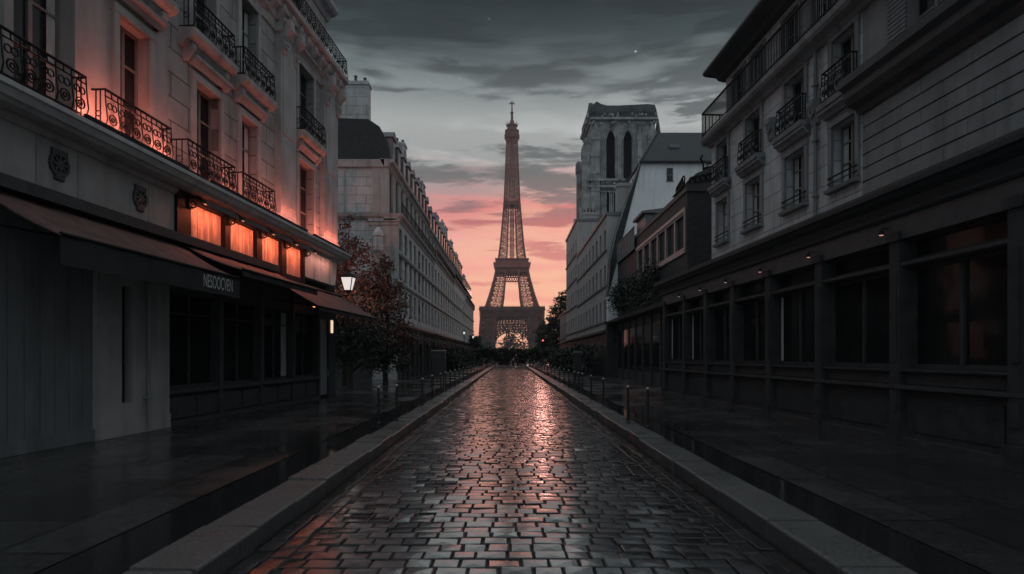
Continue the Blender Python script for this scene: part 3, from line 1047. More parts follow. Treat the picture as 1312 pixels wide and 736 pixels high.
# ------------------------------------------------------------------ RIGHT CORNER BUILDING
AR, SR = 7.43, 0.044
CR = math.hypot(1, SR)
RO = 14.0
def Rw(v, u, z=0.0):
    return (AR - (SR * u + v) / CR, (u - SR * v) / CR, z)
right = empty('apartment_building', Rw(0, RO), math.atan(SR), cat='building',
              label='grey apartment building on the right above a long dark timber shopfront')
rb = lambda: MB(-1, RO)
SHOP_END = 24.2
UEND = 21.65
PIL = [23.95, 21.6, 19.5, 17.4, 15.2, 12.9, 10.5, 8.1, 5.7, 3.3]
b = rb()
b.box(-.45, -.06, 3.0, SHOP_END, .2, 1.2)
b.box(-.45, .10, 3.0, SHOP_END, .19, .36)
b.prism([(-.45, 1.18), (.02, 1.18), (.10, 1.22), (.10, 1.28), (-.45, 1.30)], 'y', 3.0, SHOP_END + .05)
b.box(-.45, -.04, 3.0, SHOP_END, 1.30, 1.50)
b.prism([(-.45, 1.50), (.03, 1.50), (.06, 1.53), (.06, 1.56), (-.45, 1.57)], 'y', 3.0, SHOP_END + .03)
b.prism([(-.45, 3.36), (.0, 3.36), (.05, 3.39), (.05, 3.45), (-.45, 3.46)], 'y', 3.0, SHOP_END + .03)
b.box(-3, -.05, SHOP_END - .1, SHOP_END, .2, 4.6)
b.build('shopfront', 'wood_black', right)
for c in PIL:
    b = rb()
    b.box(-.45, .08, c - .13, c + .13, .36, 3.84)
    b.box(-.45, .14, c - .16, c + .16, .2, .55)
    b.box(-.45, .13, c - .16, c + .16, 3.84, 4.0)
    b.box(.075, .10, c - .07, c + .07, .8, 1.15)
    b.box(.075, .10, c - .07, c + .07, 1.7, 3.3)
    b.build('shopfront_pilaster', 'wood_dark', right)
for c, d in zip(PIL[1:], PIL):
    b = rb()
    b.box(-.07, -.035, c + .3, d - .3, .48, 1.08)
    b.build('stall_riser_panel', 'wood_dark', right)
b = rb()
b.box(-.45, .06, 3.0, SHOP_END, 3.86, 4.28)
b.build('sign_band', 'wood_band', right)
b = rb()
b.prism([(-.45, 4.26), (.10, 4.26), (.14, 4.30), (.14, 4.34), (.10, 4.36), (.12, 4.52), (.24, 4.58), (.30, 4.64), (.36, 4.66), (.36, 4.74), (-.6, 4.86), (-.6, 4.26)], 'y', 3.0, SHOP_END + .25)
b.build('shop_cornice', 'wood_dark', right)
b = rb()
b.prism([(.30, 4.745), (.34, 4.742), (.34, 4.80), (-1.05, 5.25), (-1.05, 4.85)], 'y', 3.0, SHOP_END + .2)
b.build('lean_to_roof', 'dark_trim', right)
for i, (c, d) in enumerate(zip(PIL[1:], PIL)):
    window(rb, c + .13, d - .13, 1.57, 3.36, -.22, right, leaves=2, transoms=(), fm='wood_dark', gm='shop_glass', fw=.06, curtain=0.12 if i in (0, 1, 4) else 0.0)  # pale curtain strips here stand in for bright reflections in the glass
    window(rb, c + .13, d - .13, 3.46, 3.86, -.22, right, leaves=1, transoms=(), fm='wood_dark', gm='shop_glass', fw=.05)
b = rb()
b.box(-9, -.47, 3.0, SHOP_END - .12, 0, 4.6)
b.build('shop_core', 'void', right)

# --- upper floors
R_ops = [(a, c, z0, z1) for (a, c) in ((20.15, 21.05), (17.75, 18.75), (15.3, 16.3), (13.2, 14.1)) for (z0, z1) in ((5.85, 7.3), (7.9, 9.35))]
b = rb()
b.wall(FAC(-1.0), 13.0, UEND, 4.9, 9.65, R_ops, .3)
b.face([(-1.0, UEND, 4.6), (-12, UEND, 4.6), (-12, UEND, 9.65), (-1.0, UEND, 9.65)])
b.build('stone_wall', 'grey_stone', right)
b = rb()
b.box(-12, -1.36, 3.0, UEND - .02, 4.5, 9.6)
b.build('building_core', 'void', right)
for i, (a, c, z0, z1) in enumerate(R_ops):
    surround(rb, a, c, z0, z1, -1.0, w=.13, parent=right, head=(z0 < 7), m='grey_trim')
    window(rb, a, c, z0, z1, -1.24, right, curtain=.22 if i % 2 == 0 else 0.0)
    b = rb()
    if z0 > 7:
        b.prism([(-1.02, 7.62), (-.9, 7.62), (-.82, 7.72), (-.72, 7.76), (-.70, 7.88), (-1.02, 7.9)], 'y', a - .25, c + .25)
        b.build('window_sill', 'grey_trim', right)
        wrought_railing(rb, a - .1, c + .1, -1.0, -.78, 7.9, 8.62, right, pitch=.26)
    else:
        b.prism([(-1.02, 5.70), (-.86, 5.72), (-.84, 5.80), (-1.02, 5.84)], 'y', a - .15, c + .15)
        b.build('window_sill', 'grey_trim', right)
        b = rb()
        b.bar((-.92, a - .1, 6.08), (-.92, c + .1, 6.08), .03)
        b.bar((-.92, a - .1, 5.95), (-.92, c + .1, 5.95), .02)
        for uu in (a - .1, c + .1):
            b.bar((-.92, uu, 6.08), (-1.0, uu, 6.08), .025)
            b.bar((-.92, uu, 5.95), (-1.0, uu, 5.95), .02)
        b.build('window_guard', 'iron', right)
for (uu, zz) in ((16.85, 8.05), (14.6, 7.6)):           # carved brackets between windows
    b = rb()
    b.prism([(-1.0, zz), (-.9, zz + .05), (-.86, zz + .3), (-.78, zz + .5), (-.78, zz + .62), (-1.0, zz + .65)], 'y', uu, uu + .3)
    b.ring((-.84, uu + .15, zz + .35), .11, .06, n=8)
    b.build('carved_relief', 'grey_trim', right)
b = rb()
b.path([(-.93, 14.75, 5.2), (-.93, 14.75, 9.6)], .09, 8)
for zz in (5.8, 7.2, 8.6):
    b.box(-1.0, -.87, 14.68, 14.82, zz, zz + .05)
b.build('drainpipe', 'grey_trim', right)
b = rb()
b.prism([(-1.05, 9.45), (-.92, 9.47), (-.86, 9.56), (-.66, 9.6), (-.60, 9.68), (-.58, 9.80), (-1.6, 9.84), (-1.6, 9.45)], 'y', 3.0, UEND + .05)
b.build('balcony_slab', 'grey_trim', right)
b = rb()
b.bar((-.64, 3.0, 10.72), (-.64, UEND, 10.72), .05)
b.bar((-.64, 3.0, 9.92), (-.64, UEND, 9.92), .03)
b.bar((-.64, UEND, 10.72), (-1.4, UEND, 10.72), .05)
b.bar((-.64, UEND, 9.92), (-1.4, UEND, 9.92), .03)
u = 3.0
while u < UEND:
    b.bar((-.64, u, 9.83), (-.64, u, 10.72), .02)
    u += .09
for k in range(6):
    b.bar((-.64 - .13 * k, UEND, 9.83), (-.64 - .13 * k, UEND, 10.72), .02)
b.build('balcony_railing', 'iron', right)
t_ops = [(a, c, 9.9, 11.75) for (a, c) in ((20.0, 20.9), (18.6, 19.5), (16.5, 17.4), (14.9, 15.8), (12.9, 13.8), (10.6, 11.6))]
b = rb()
b.wall(FAC(-1.5), 3.0, UEND - .1, 9.82, 12.1, t_ops, .2)
b.face([(-1.5, UEND - .1, 9.8), (-12, UEND - .1, 9.8), (-12, UEND - .1, 12.1), (-1.5, UEND - .1, 12.1)])
b.box(-12, -1.78, 3.0, UEND - .13, 9.6, 12.05)
b.build('attic_wall', 'grey_stone', right)
for i, o in enumerate(t_ops):
    surround(rb, *o, -1.5, w=.1, t=.05, head=False, parent=right, m='grey_trim')
    window(rb, *o, -1.66, right, curtain=.2 if i % 2 else 0)
b = rb()
b.prism([(-1.5, 11.98), (-1.3, 12.02), (-1.2, 12.12), (-.8, 12.16), (-.70, 12.22), (-.70, 12.3), (-2.2, 12.36), (-2.2, 11.98)], 'y', 3.0, UEND + .12)
b.build('eave', 'dark_trim', right)
b = rb()
b.prism([(-1.1, 12.3), (-2.4, 14.4), (-7, 15.2), (-12, 12.3)], 'y', 3.0, UEND - .1)
b.build('roof', 'slate', right)
for uu in (17.2, 13.2, 9.2):
    b = rb()
    b.box(-2.6, -1.35, uu, uu + 1.2, 12.3, 13.7)
    b.prism([(uu - .18, 13.68), (uu + 1.38, 13.68), (uu + 1.3, 13.86), (uu + .6, 14.12), (uu - .1, 13.86)], 'x', -2.8, -1.15)
    d = b.build('dormer', 'dark_trim', right)
    p = rb()
    p.box(-1.36, -1.33, uu + .22, uu + .98, 12.5, 13.55)
    p.build('pane', 'glass', d)

# --- nearer block: grooved stone band and heavy dark cornice
b = rb()
z = 5.35
k = 0
while z < 7.2:
    u = 3.0 + (.55 if k % 2 else 0)
    while u < 12.9:
        e = min(u + 1.1, 12.98)
        b.box(-1.3, -.985 + random.uniform(-.006, .006), u + .004, e - .004, z + .018, z + .30 - .018)
        u += 1.1
    k += 1
    z += .30
b.box(-1.3, -1.03, 3.0, 12.98, 4.9, 7.2)
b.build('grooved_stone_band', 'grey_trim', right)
b = rb()
b.prism([(-1.3, 7.18), (-.95, 7.18), (-.9, 7.3), (-.72, 7.36), (-.62, 7.5), (-.62, 7.66), (-.5, 7.74), (-.5, 7.92), (-1.3, 8.0)], 'y', 3.0, 13.1)
b.build('cornice', 'dark_trim', right)
n_ops = [(10.5, 11.6, 8.0, 9.3), (7.6, 8.7, 8.0, 9.3)]
b = rb()
b.wall(FAC(-1.0), 3.0, 13.0, 7.95, 9.65, n_ops, .25)
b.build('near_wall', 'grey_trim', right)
for o in n_ops:
    w = window(rb, *o, -1.2, right)
    for (a, c) in ((o[0] - .55, o[0] - .02), (o[1] + .02, o[1] + .55)):
        b = rb()
        for k in range(14):
            b.box(-1.0, -.955, a, c, o[2] + .02 + k * .09, o[2] + .09 + k * .09)
        b.build('shutter', 'shutter', right)

# --- little spotlights on the sign band
ORD = ['first', 'second', 'third', 'fourth', 'fifth', 'sixth', 'seventh', 'eighth', 'ninth', 'tenth', 'eleventh', 'twelfth', 'thirteenth',
       'fourteenth', 'fifteenth', 'sixteenth', 'seventeenth', 'eighteenth', 'nineteenth', 'twentieth']
proto = None
for i, (c, m) in enumerate(((10.7, 'spot_glow'), (13.1, 'spot_glow'), (15.4, 'spot_glow'), (17.6, 'spot_dim'), (19.7, 'spot_dim'), (21.8, 'spot_dim'))):
    o = empty('shop_spotlight', Rw(.07, c, 4.06), math.atan(SR), cat='spotlight', group='spotlights along the dark shop sign band',
              label='%s %s spotlight from the camera on the dark shop sign band' % (ORD[i], 'reddish' if m == 'spot_glow' else 'faint white'))
    if proto is None:
        b = MB()
        b.path([(0.02, 0, .05), (-.09, 0, .07), (-.11, 0, .02)], .022)
        b.lathe((-.11, 0, -.06), [(.022, .09), (.042, .06), (.045, 0.0)], 10)
        hs = b.build('housing', 'iron', o)
        proto = hs
    else:
        hs = proto.copy()
        COL.objects.link(hs)
        hs.parent = o
    b = MB()
    b.lathe((-.11, 0, -.075), [(.01, 0), (.035, .006), (.038, .03), (.02, .05)], 10)
    b.build('bulb', m, o)

# ------------------------------------------------------------------ FAR LEFT ROW OF LIMESTONE HOUSES
def chimney(mbf, x0, x1, y0, y1, z0, z1, parent, m='pale_end', pots=4, cm='dark_trim'):
    b = mbf()
    b.box(x0, x1, y0, y1, z0, z1)
    b.box(min(x0, x1) - .07, max(x0, x1) + .07, min(y0, y1) - .07, max(y0, y1) + .07, z1 - .28, z1 - .12)
    b.cur = 1
    lx, ly = abs(x1 - x0), abs(y1 - y0)
    for k in range(pots):
        f = (k + .5) / pots
        c = (min(x0, x1) + lx * (f if lx >= ly else .5), min(y0, y1) + ly * (.5 if lx >= ly else f), z1 - .02)
        hh = .28 + .2 * ((k * 37) % 5) / 4
        b.lathe(c, [(.11, 0), (.09, hh), (.12, hh), (.12, hh + .05)], 8)
    return b.build('chimney', [m, cm], parent)

def row_house(name, label, Y0, Y1, x_f, z_led, z_eave, z_top, nb, floors, wall='pale', seed=0, chim=(), dorm=True, depth=12):
    """street house with its front at world x = x_f, facing +x"""
    rnd = random.Random(seed)
    root = empty(name, (x_f, Y0, 0), 0, label=label, cat='house')
    m = lambda: MB(1, 0)
    Lh = Y1 - Y0
    bay = Lh / nb
    ops = []
    for (za, zb) in floors:
        for i in range(nb):
            c = bay * (i + .5)
            ops.append((c - .55, c + .55, za, zb))
    b = m()
    b.wall(FAC(0), 0, Lh, 4.0, z_led, ops, .22)
    b.build('street_wall', wall, root)
    b = m()
    b.box(-depth, -.25, .02, Lh - .02, 0, z_led - .02)
    b.face([(0, 0, 4.0), (-.25, 0, 4.0), (-.25, 0, z_led), (0, 0, z_led)])
    b.build('house_core', wall if wall != 'pale' else 'pale_end', root)
    for o in ops:
        window(m, *o, -.17, root, leaves=2, transoms=(), fw=.07, fm='frame')
    # ground floor: dark shop, band and awning
    b = m()
    b.box(-.3, -.02, 0, Lh, .2, 3.9)
    for i in range(nb + 1):
        c = min(max(bay * i, .15), Lh - .15)
        b.box(-.3, .1, c - .15, c + .15, .2, 3.9)
    b.prism([(-.3, 3.6), (.1, 3.6), (.2, 3.8), (.28, 3.85), (.28, 4.0), (-.3, 4.06)], 'y', 0, Lh)
    b.build('shopfront', 'wood_dark', root)
    for i in range(nb):
        if i % 2 == 0:
            b = m()
            b.prism([(.12, 3.5), (1.4, 2.85), (1.4, 2.6), (1.37, 2.6), (1.37, 2.82), (.12, 3.44)], 'y', bay * i + .2, bay * (i + 1) - .2)
            b.build('awning', 'valance', root)
    # string course, ledge, set-back top storey
    b = m()
    for za, zb in floors[1:]:
        b.prism([(-.02, za - .42), (.1, za - .4), (.16, za - .3), (.16, za - .22), (-.02, za - .2)], 'y', 0, Lh)
    b.build('string_course', 'stone', root)
    b = m()
    b.prism([(-.3, z_led - .45), (.06, z_led - .4), (.1, z_led - .2), (.3, z_led - .12), (.34, z_led), (-.9, z_led + .04), (-.9, z_led - .45)], 'y', -.28, Lh)
    b.box(-depth, .0, -.22, -.0, z_led - .2, z_led)
    b.build('ledge', 'stone', root)
    b = m()
    b.bar((.26, 0, z_led + .75), (.26, Lh, z_led + .75), .05)
    u = .0
    while u < Lh:
        b.bar((.26, u, z_led), (.26, u, z_led + .75), .03)
        u += .35
    b.build('balcony_railing', 'iron', root)
    tops = [(bay * (i + .5) - .5, bay * (i + .5) + .5, z_led + .2, z_eave - .6) for i in range(nb)]
    b = m()
    b.wall(FAC(-.65), .0, Lh, z_led, z_eave - .3, tops, .2)
    b.box(-depth, -.9, .02, Lh - .02, z_led - .1, z_eave - .3)
    b.face([(-.65, 0, z_led), (-.9, 0, z_led), (-.9, 0, z_eave - .3), (-.65, 0, z_eave - .3)])
    b.build('top_storey_wall', 'stone', root)
    for o in tops:
        window(m, *o, -.82, root, leaves=2, transoms=(), fw=.07)
    b = m()
    b.prism([(-.9, z_eave - .5), (-.6, z_eave - .48), (-.5, z_eave - .25), (-.3, z_eave - .2), (-.26, z_eave), (-1.2, z_eave + .05)], 'y', -.15, Lh)
    b.prism([(-depth, z_eave - .5), (-.9, z_eave - .5), (-.9, z_eave), (-depth, z_eave)], 'y', -.15, .02)
    b.build('cornice', 'stone', root)
    # mansard
    hz = z_top - z_eave
    b = m()
    prof = [(-.55, z_eave), (-.75, z_eave + hz * .45), (-1.25, z_eave + hz * .82), (-2.0, z_top), (-depth + 1, z_top + .3), (-depth, z_eave)]
    b.prism(prof, 'y', 0.03, Lh)
    b.build('mansard_roof', 'slate_end', root)
    if dorm:
        for i in range(nb):
            c = bay * (i + .5)
            b = m()
            b.box(-1.9, -.5, c - .55, c + .55, z_eave, z_eave + hz * .62)
            b.prism([(c - .68, z_eave + hz * .62), (c + .68, z_eave + hz * .62), (c + .5, z_eave + hz * .74), (c, z_eave + hz * .82), (c - .5, z_eave + hz * .74)], 'x', -2.0, -.4)
            d = b.build('dormer', 'zinc', root)
            p = m()
            p.box(-.51, -.485, c - .38, c + .38, z_eave + .25, z_eave + hz * .56)
            p.build('pane', 'glass', d)
    for (ya, yb, xa, xb, zc) in chim:
        chimney(m, xa, xb, ya, yb, z_top - 1.2, zc, root, pots=6)
    return root

F4 = [(4.6, 6.4), (7.0, 8.6), (9.0, 10.5)]
hA = row_house('limestone_house', 'pale limestone house facing the side street, nearest of the left row, with wide chimney wall', 39.3, 57.8, -7.5, 11.3, 14.95, 17.7, 9,
               F4, seed=1, chim=((10.2, 11.2, -4.2, -1.4, 19.9), (18.0, 18.6, -4.2, -1.2, 19.0)))
# end wall of the first house, facing the camera
b = MB()
eops = [(-5.4, -4.4, 7.0, 8.6), (-8.6, -7.6, 7.0, 8.6), (-5.4, -4.4, 4.6, 6.4)]
b.wall(lambda u, z, v: (u, -.02 - v, z), -12, -1.75, 4.0, 11.3, eops, .2)
b.face([(-12, -.01, .2), (0, -.01, .2), (0, -.01, 4.0), (-12, -.01, 4.0)])
b.build('end_wall', 'pale_end', hA)
b = MB()
b.box(-12, .05, -.1, -.03, .2, 3.98)
for k in range(7):
    b.box(-12 + k * 2, -11.7 + k * 2, -.16, -.09, .2, 3.98)
b.build('end_shopfront', 'wood_dark', hA)
for (a, c, z0, z1) in eops:
    b = MB()
    b.box(a, c, .16, .2, z0, z1)
    b.box(a - .12, c + .12, -.1, -.03, z0 - .16, z0)
    b.build('window', ['glass'], hA)
b = MB()
b.box(-1.75, 0.06, -.14, -.02, .2, 10.55)
b.box(-1.85, 0.10, -.2, -.02, 10.55, 10.78)
b.box(-1.95, 0.16, -.28, -.02, 10.78, 10.95)
b.box(-1.82, .08, -.18, -.02, 4.0, 4.4)
b.build('corner_pilaster', 'stone', hA)
b = MB()
b.prism([(-.02, 10.9), (.1, 10.92), (.3, 11.12), (.34, 11.3), (-.02, 11.3)], 'x', -12, .3)
b.v = [(x, -y, z) for x, y, z in b.v]
b.build('end_ledge', 'stone', hA)
b = MB()
b.wall(lambda u, z, v: (u, .0 - v, z), -12, -.65, 11.3, 14.5, [], .2)
b.build('end_top_wall', 'pale_end', hA)
b = MB()
b.box(-1.7, -.62, -.06, -.012, 11.3, 14.45)
b.build('end_pilaster', 'stone', hA)
b = MB()
b.box(-3.6, -3.5, -.03, -.012, 11.3, 14.4)
b.build('end_strip', 'stone', hA)
chimney(lambda: MB(), -12, -2.0, .05, .75, 17.0, 20.3, hA, pots=16)
b = MB()
b.lathe((-1.25, -.3, 8.5), [(.1, 0), (.34, .3), (.36, .5), (.34, 1.2), (.40, 1.25), (.36, 1.5), (.22, 1.75), (.05, 1.9)], 14)
b.build('corner_turret', 'board', hA)

row_house('limestone_house', 'second limestone house of the left row with slate mansard and short chimneys', 57.8, 77.5, -7.45, 11.6, 14.4, 17.4, 8, F4, seed=2,
          chim=((3.0, 4.2, -4.4, -1.5, 19.8), (12.4, 13.6, -4.4, -1.2, 18.8), (19.0, 19.6, -4.2, -1.2, 19.4)))
row_house('limestone_house', 'third limestone house of the left row with three dark chimney stacks', 77.5, 97.5, -7.4, 12.0, 14.6, 17.2, 8, F4, seed=3,
          chim=((2.5, 3.6, -4.4, -1.2, 19.4), (10, 11.2, -4.4, -1.2, 19.0), (19.2, 19.9, -4.4, -1.2, 18.6)))
row_house('limestone_house', 'last limestone house of the left row beside the tower', 97.5, 119.0, -7.35, 11.2, 13.6, 15.9, 8, F4, seed=4,
          chim=((5.5, 6.8, -4.4, -1.2, 17.8), (14, 15.4, -4.4, -1.2, 17.2)))

# ------------------------------------------------------------------ RIGHT ROW
# dark modern house with a window strip
YM0, YM1, XM = 27.0, 44.4, 8.2
mod = empty('dark_house', (XM, YM0, 0), 0, cat='house', label='dark flat-topped house with a strip of six windows behind the right shop')
m_ = lambda: MB(-1, 0)
LM = YM1 - YM0
b = m_()
b.wall(FAC(0), 0, LM, .2, 9.4, [(.35, 10.6, 6.75, 8.55)], .25)
b.box(-9, -.3, .02, LM, 0, 9.38)
b.face([(0, 0, .2), (-9, 0, .2), (-9, 0, 9.75), (0, 0, 9.75)])
b.build('wall', 'wood_dark', mod)
b = m_()
b.prism([(.02, 9.38), (.06, 9.4), (.06, 9.62), (-.6, 9.75), (-9, 9.75), (-9, 9.38)], 'y', -.05, LM)
b.build('parapet', 'dark_trim', mod)
b = m_()
b.box(-.02, .07, .2, 10.75, 8.55, 8.72)
b.box(-.02, .09, .2, 10.75, 6.58, 6.75)
b.box(-.02, .07, .2, .35, 6.75, 8.55)
b.build('window_strip_frame', 'frame_grey', mod)
for k in range(6):
    a, c = .35 + 10.25 * k / 6, .35 + 10.25 * (k + 1) / 6
    window(m_, a, c, 6.75, 8.55, -.12, mod, leaves=1, transoms=(), fm='frame_grey', gm='dull_glass', fw=.1, ft=.14)
b = m_()
for k in range(12):
    ya = 10.9 + k * .52
    b.face([(.12 + .03 * (k % 2), ya, 8.75), (.12 + .03 * ((k + 1) % 2), ya + .52, 8.75), (.12 + .03 * ((k + 1) % 2), ya + .52, 10.15), (.12 + .03 * (k % 2), ya, 10.15)])
b.bar((.13, 10.9, 10.16), (.13, LM, 10.16), .06)
b.bar((.13, 10.9, 8.74), (.13, LM, 8.74), .06)
b.build('glass_railing', 'glass_blue', mod)
b = m_()
b.box(-2.6, -.1, 8.8, 11.2, 9.75, 10.5)
b.prism([(.1, 10.5), (.14, 10.62), (-2.8, 11.0), (-2.8, 10.5)], 'y', 8.6, 11.4)
b.build('skylight_box', 'zinc', mod)
# ornate lantern roof over the near corner
b = m_()
b.prism([(.12, 9.7), (-.1, 9.95), (-.5, 10.3), (-1.3, 10.62), (-2.6, 10.5), (-3.2, 9.7)], 'y', .25, 2.2)
b.build('corner_gable', 'dark_trim', mod)
b = m_()
for k in range(5):
    b.ring((.1 - .05 * k, .3 + .42 * k, 9.95), .23, .05, n=8)
b.build('iron_cresting', 'iron', mod)
b = m_()
for k in range(5):
    b.ring((-.3 - .25 * k, .22, 9.95 + .06 * k), .16, .05, ax='y', n=8)
b.build('iron_cresting', 'iron', mod)
b = m_()
b.path([(-1.0, .8, 10.6), (-.95, .7, 10.95), (-.8, .62, 11.1), (-.9, .6, 11.25)], .09)
b.path([(-1.0, .8, 10.68), (-1.5, .8, 10.78), (-1.9, .8, 10.7), (-2.1, .8, 10.9)], .14)
b.path([(-1.1, .8, 10.6), (-1.2, .8, 10.9), (-1.7, .8, 11.0), (-2.0, .8, 10.95)], .06)
b.build('roof_ornament', 'iron', mod)
b = m_()
b.box(-.2, .06, 0, LM, .2, 4.2)
for k in range(9):
    c = .1 + k * 2.1
    b.box(.05, .14, c, c + .2, .2, 4.2)
b.prism([(.05, 4.2), (.7, 4.25), (.75, 4.42), (.05, 4.7)], 'y', 0, LM + .3)
b.build('shopfront', 'wood_black', mod)
for k in range(8):
    c = .3 + k * 2.1
    b = m_()
    b.box(.06, .09, c + .1, c + 1.75, .9, 3.6)
    b.build('shop_pane', 'shop_glass', mod)

# white gabled house
YW0, YW1 = 45.0, 56.0
wh = empty('white_gabled_house', (7.56, YW0, 0), 0, cat='house', label='white rendered house with dark slate hip roof and two tiny square windows')
prof = [(0, .2), (0, 6.4), (.18, 9.1), (.64, 11.2), (1.54, 13.9), (2.58, 16.7), (14, 16.7), (14, .2)]
b = MB()
wa, wb = (300 / 1, 0), 0
xw0, xw1 = 12.0 - 7.56, 12.5 - 7.56
b.prism(prof, 'y', .0, .6)
b.box(2.6, 14, .59, 9.0, .2, 16.68)
b.build('wall', 'render', wh)
for (za, zb) in ((16.22, 15.78), (15.68, 15.24)):
    b = MB()
    b.box(4.52, 4.98, -.03, .02, zb, za)
    b.box(4.46, 5.04, -.045, -.0, zb - .05, zb)
    b.build('window', ['frame_dark'], wh)
b = MB()
e0, e1 = (2.45, -.18), (14, -.18)
r0, r1 = (4.9, 4.2), (14, 4.2)
zr, ze = 20.55, 16.66
b.face([(*e0, ze), (14, -.18, ze), (14, 4.2, zr), (4.9, 4.2, zr)])
b.face([(*e0, ze), (4.9, 4.2, zr), (4.9, 5.0, zr), (2.45, 9.2, ze)])
b.face([(2.45, 9.2, ze), (4.9, 5.0, zr), (14, 5.0, zr), (14, 9.2, ze)])
b.face([(4.9, 4.2, zr), (14, 4.2, zr), (14, 5.0, zr), (4.9, 5.0, zr)])
b.face([(*e0, ze), (2.45, 9.2, ze), (14, 9.2, ze), (14, -.18, ze)])
b.bar((2.4, -.22, ze - .03), (14, -.22, ze - .03), .14)
b.bar((2.45, -.2, ze), (4.9, 4.2, zr + .02), .14)
rf = b.build('roof', 'slate_end', wh)
for (xx, yy) in ((5.2, 1.9), (8.0, 2.2)):
    b = MB()
    zz = ze + (zr - ze) * (yy + .18) / 4.38
    b.box(xx, xx + .8, yy - .2, yy + .3, zz - .1, zz + .16)
    b.build('roof_window', 'zinc', rf)
b = MB()
b.prism([(.0, 6.4), (-.06, 6.4), (.12, 9.12), (.58, 11.24), (1.48, 13.94), (2.5, 16.7), (2.58, 16.7)], 'y', -.08, .65)
b.build('sloped_street_roof', 'slate', wh)
b = MB()
b.box(-.1, 6, -.12, -.02, .2, 4.2)
b.box(-.1, -.02, -.02, .6, .2, 4.2)
b.prism([(-.3, 4.2), (6, 4.2), (6, 4.4), (-.3, 4.4)], 'y', -.4, -.02)
b.build('shopfront', 'wood_dark', wh)
b = MB()
b.path([(-.02, -.1, 6.4), (.12, -.12, 9.1), (.58, -.12, 11.2), (1.48, -.12, 13.9), (2.5, -.12, 16.7)], .12)
b.build('gable_coping', 'grey_trim', wh)

def plain_house(name, label, X, Y0, Y1, ztop, nb, floors, mt, parap=.4, chim=()):
    root = empty(name, (X, Y0, 0), 0, cat='house', label=label)
    L = Y1 - Y0
    bay = L / nb
    ops = [(bay * (i + .5) - .5, bay * (i + .5) + .5, za, zb) for (za, zb) in floors for i in range(nb)]
    b = m_()
    b.wall(FAC(0), 0, L, 3.8, ztop, ops, .2)
    b.box(-10, -.22, .02, L - .02, 0, ztop)
    b.face([(0, 0, .2), (-.3, 0, .2), (-.3, 0, ztop), (0, 0, ztop)])
    b.build('wall', mt, root)
    b = m_()
    b.prism([(-.2, ztop - .15), (.12, ztop - .1), (.16, ztop + .1), (-10, ztop + parap), (-10, ztop - .15)], 'y', -.06, L)
    b.build('roof', 'zinc', root)
    for o in ops:
        w = window(m_, *o, -.15, root, leaves=2, transoms=(), fw=.07)
    b = m_()
    for (za, zb) in floors:
        b.prism([(0, za - .2), (.12, za - .18), (.14, za - .06), (0, za - .04)], 'y', 0, L)
    b.build('string_course', 'grey_trim', root)
    b = m_()
    b.box(-.3, .05, 0, L, .2, 3.6)
    b.prism([(0, 3.5), (.3, 3.6), (.3, 3.8), (0, 3.85)], 'y', 0, L)
    b.build('shopfront', 'wood_dark', root)
    for (ya, yb, xa, xb, zc) in chim:
        chimney(m_, xa, xb, ya, yb, ztop - .5, zc, root, m='far_render', pots=4)
    return root
plain_house('narrow_house', 'narrow grey house between the white gabled house and the tall pale house', 7.6, 45.7, 65.5, 12.9, 9, [(4.6, 6.2), (7.4, 9.0), (10.2, 11.8)], 'far_render',
            chim=((1, 2, -3.2, -1.0, 15.6),))
plain_house('tall_pale_house', 'tall pale house last in the right row, beside the far dark tree', 7.55, 65.5, 78.0, 17.0, 5, [(4.6, 6.2), (7.6, 9.2), (10.6, 12.2), (13.4, 15.0)], 'far_render',
            chim=((1.0, 1.8, -2.4, -.8, 18.1), (11.2, 12.0, -2.0, -.6, 17.7)))
plain_house('low_far_house', 'low dim house beyond the tall pale house at the street end', 7.9, 78.2, 92.0, 8.0, 5, [(4.4, 6.4)], 'grey_trim')

# ------------------------------------------------------------------ GOTHIC BELFRY
bt = empty('gothic_belfry', (22.2, 158, 0), 0, cat='church tower', label='square gothic stone church tower with two tall dark lancet openings')
W, DP = 17.0, 16.0
front = lambda v0: (lambda u, z, v: (u, -v0 - v, z))
side = lambda v0: (lambda u, z, v: (-v0 - v, u, z))
def lancet(b, mp, u0, u1, zs, zt, n=8):
    """fill the corners above a pointed arch between the springing zs and the flat top zt"""
    c = (u0 + u1) / 2
    L = [(u0, zs)]
    for i in range(1, n + 1):
        t = i / n
        L.append((u0 + (c - u0) * t, zs + (zt - zs) * math.sin(t * math.pi / 2) ** 0.9))
    b.face([mp(*p, 0) for p in L] + [mp(u0, zt + .01, 0)])
    Rr = [(2 * c - x, z) for x, z in L]
    b.face([mp(*p, 0) for p in reversed(Rr)] + [mp(u1, zt + .01, 0)])
def arch_ring(b, mp, u0, u1, zs, zt, w, n=10):
    c = (u0 + u1) / 2
    pts = []
    for i in range(n + 1):
        t = i / n
        pts.append((u0 + (c - u0) * t, zs + (zt - zs) * math.sin(t * math.pi / 2) ** 0.9))
    pts += [(2 * c - x, z) for x, z in reversed(pts[:-1])]
    b.path([mp(x, z, .15) for x, z in pts], w, 6)
ops = [(3.9, 6.3, 49.5, 62.5), (8.5, 10.9, 49.5, 62.5)]
b = MB()
b.wall(front(0), 0, W, 0, 65.5, ops + [(4.0, 5.0, 39.4, 46.0), (5.6, 6.6, 39.4, 46.0), (7.2, 8.2, 39.4, 46.0), (9.6, 10.6, 39.4, 46), (11.2, 12.2, 39.4, 46)], 1.2)
sops = [(3.2, 5.6, 49.5, 62.5), (9.4, 11.8, 49.5, 62.5)]
b.wall(side(0), 0, DP, 0, 65.5, sops, 1.2)
for o in ops:
    lancet(b, front(-.02), o[0], o[1], 60.0, 62.5)
for o in sops:
    lancet(b, side(-.02), o[0], o[1], 60.0, 62.5)
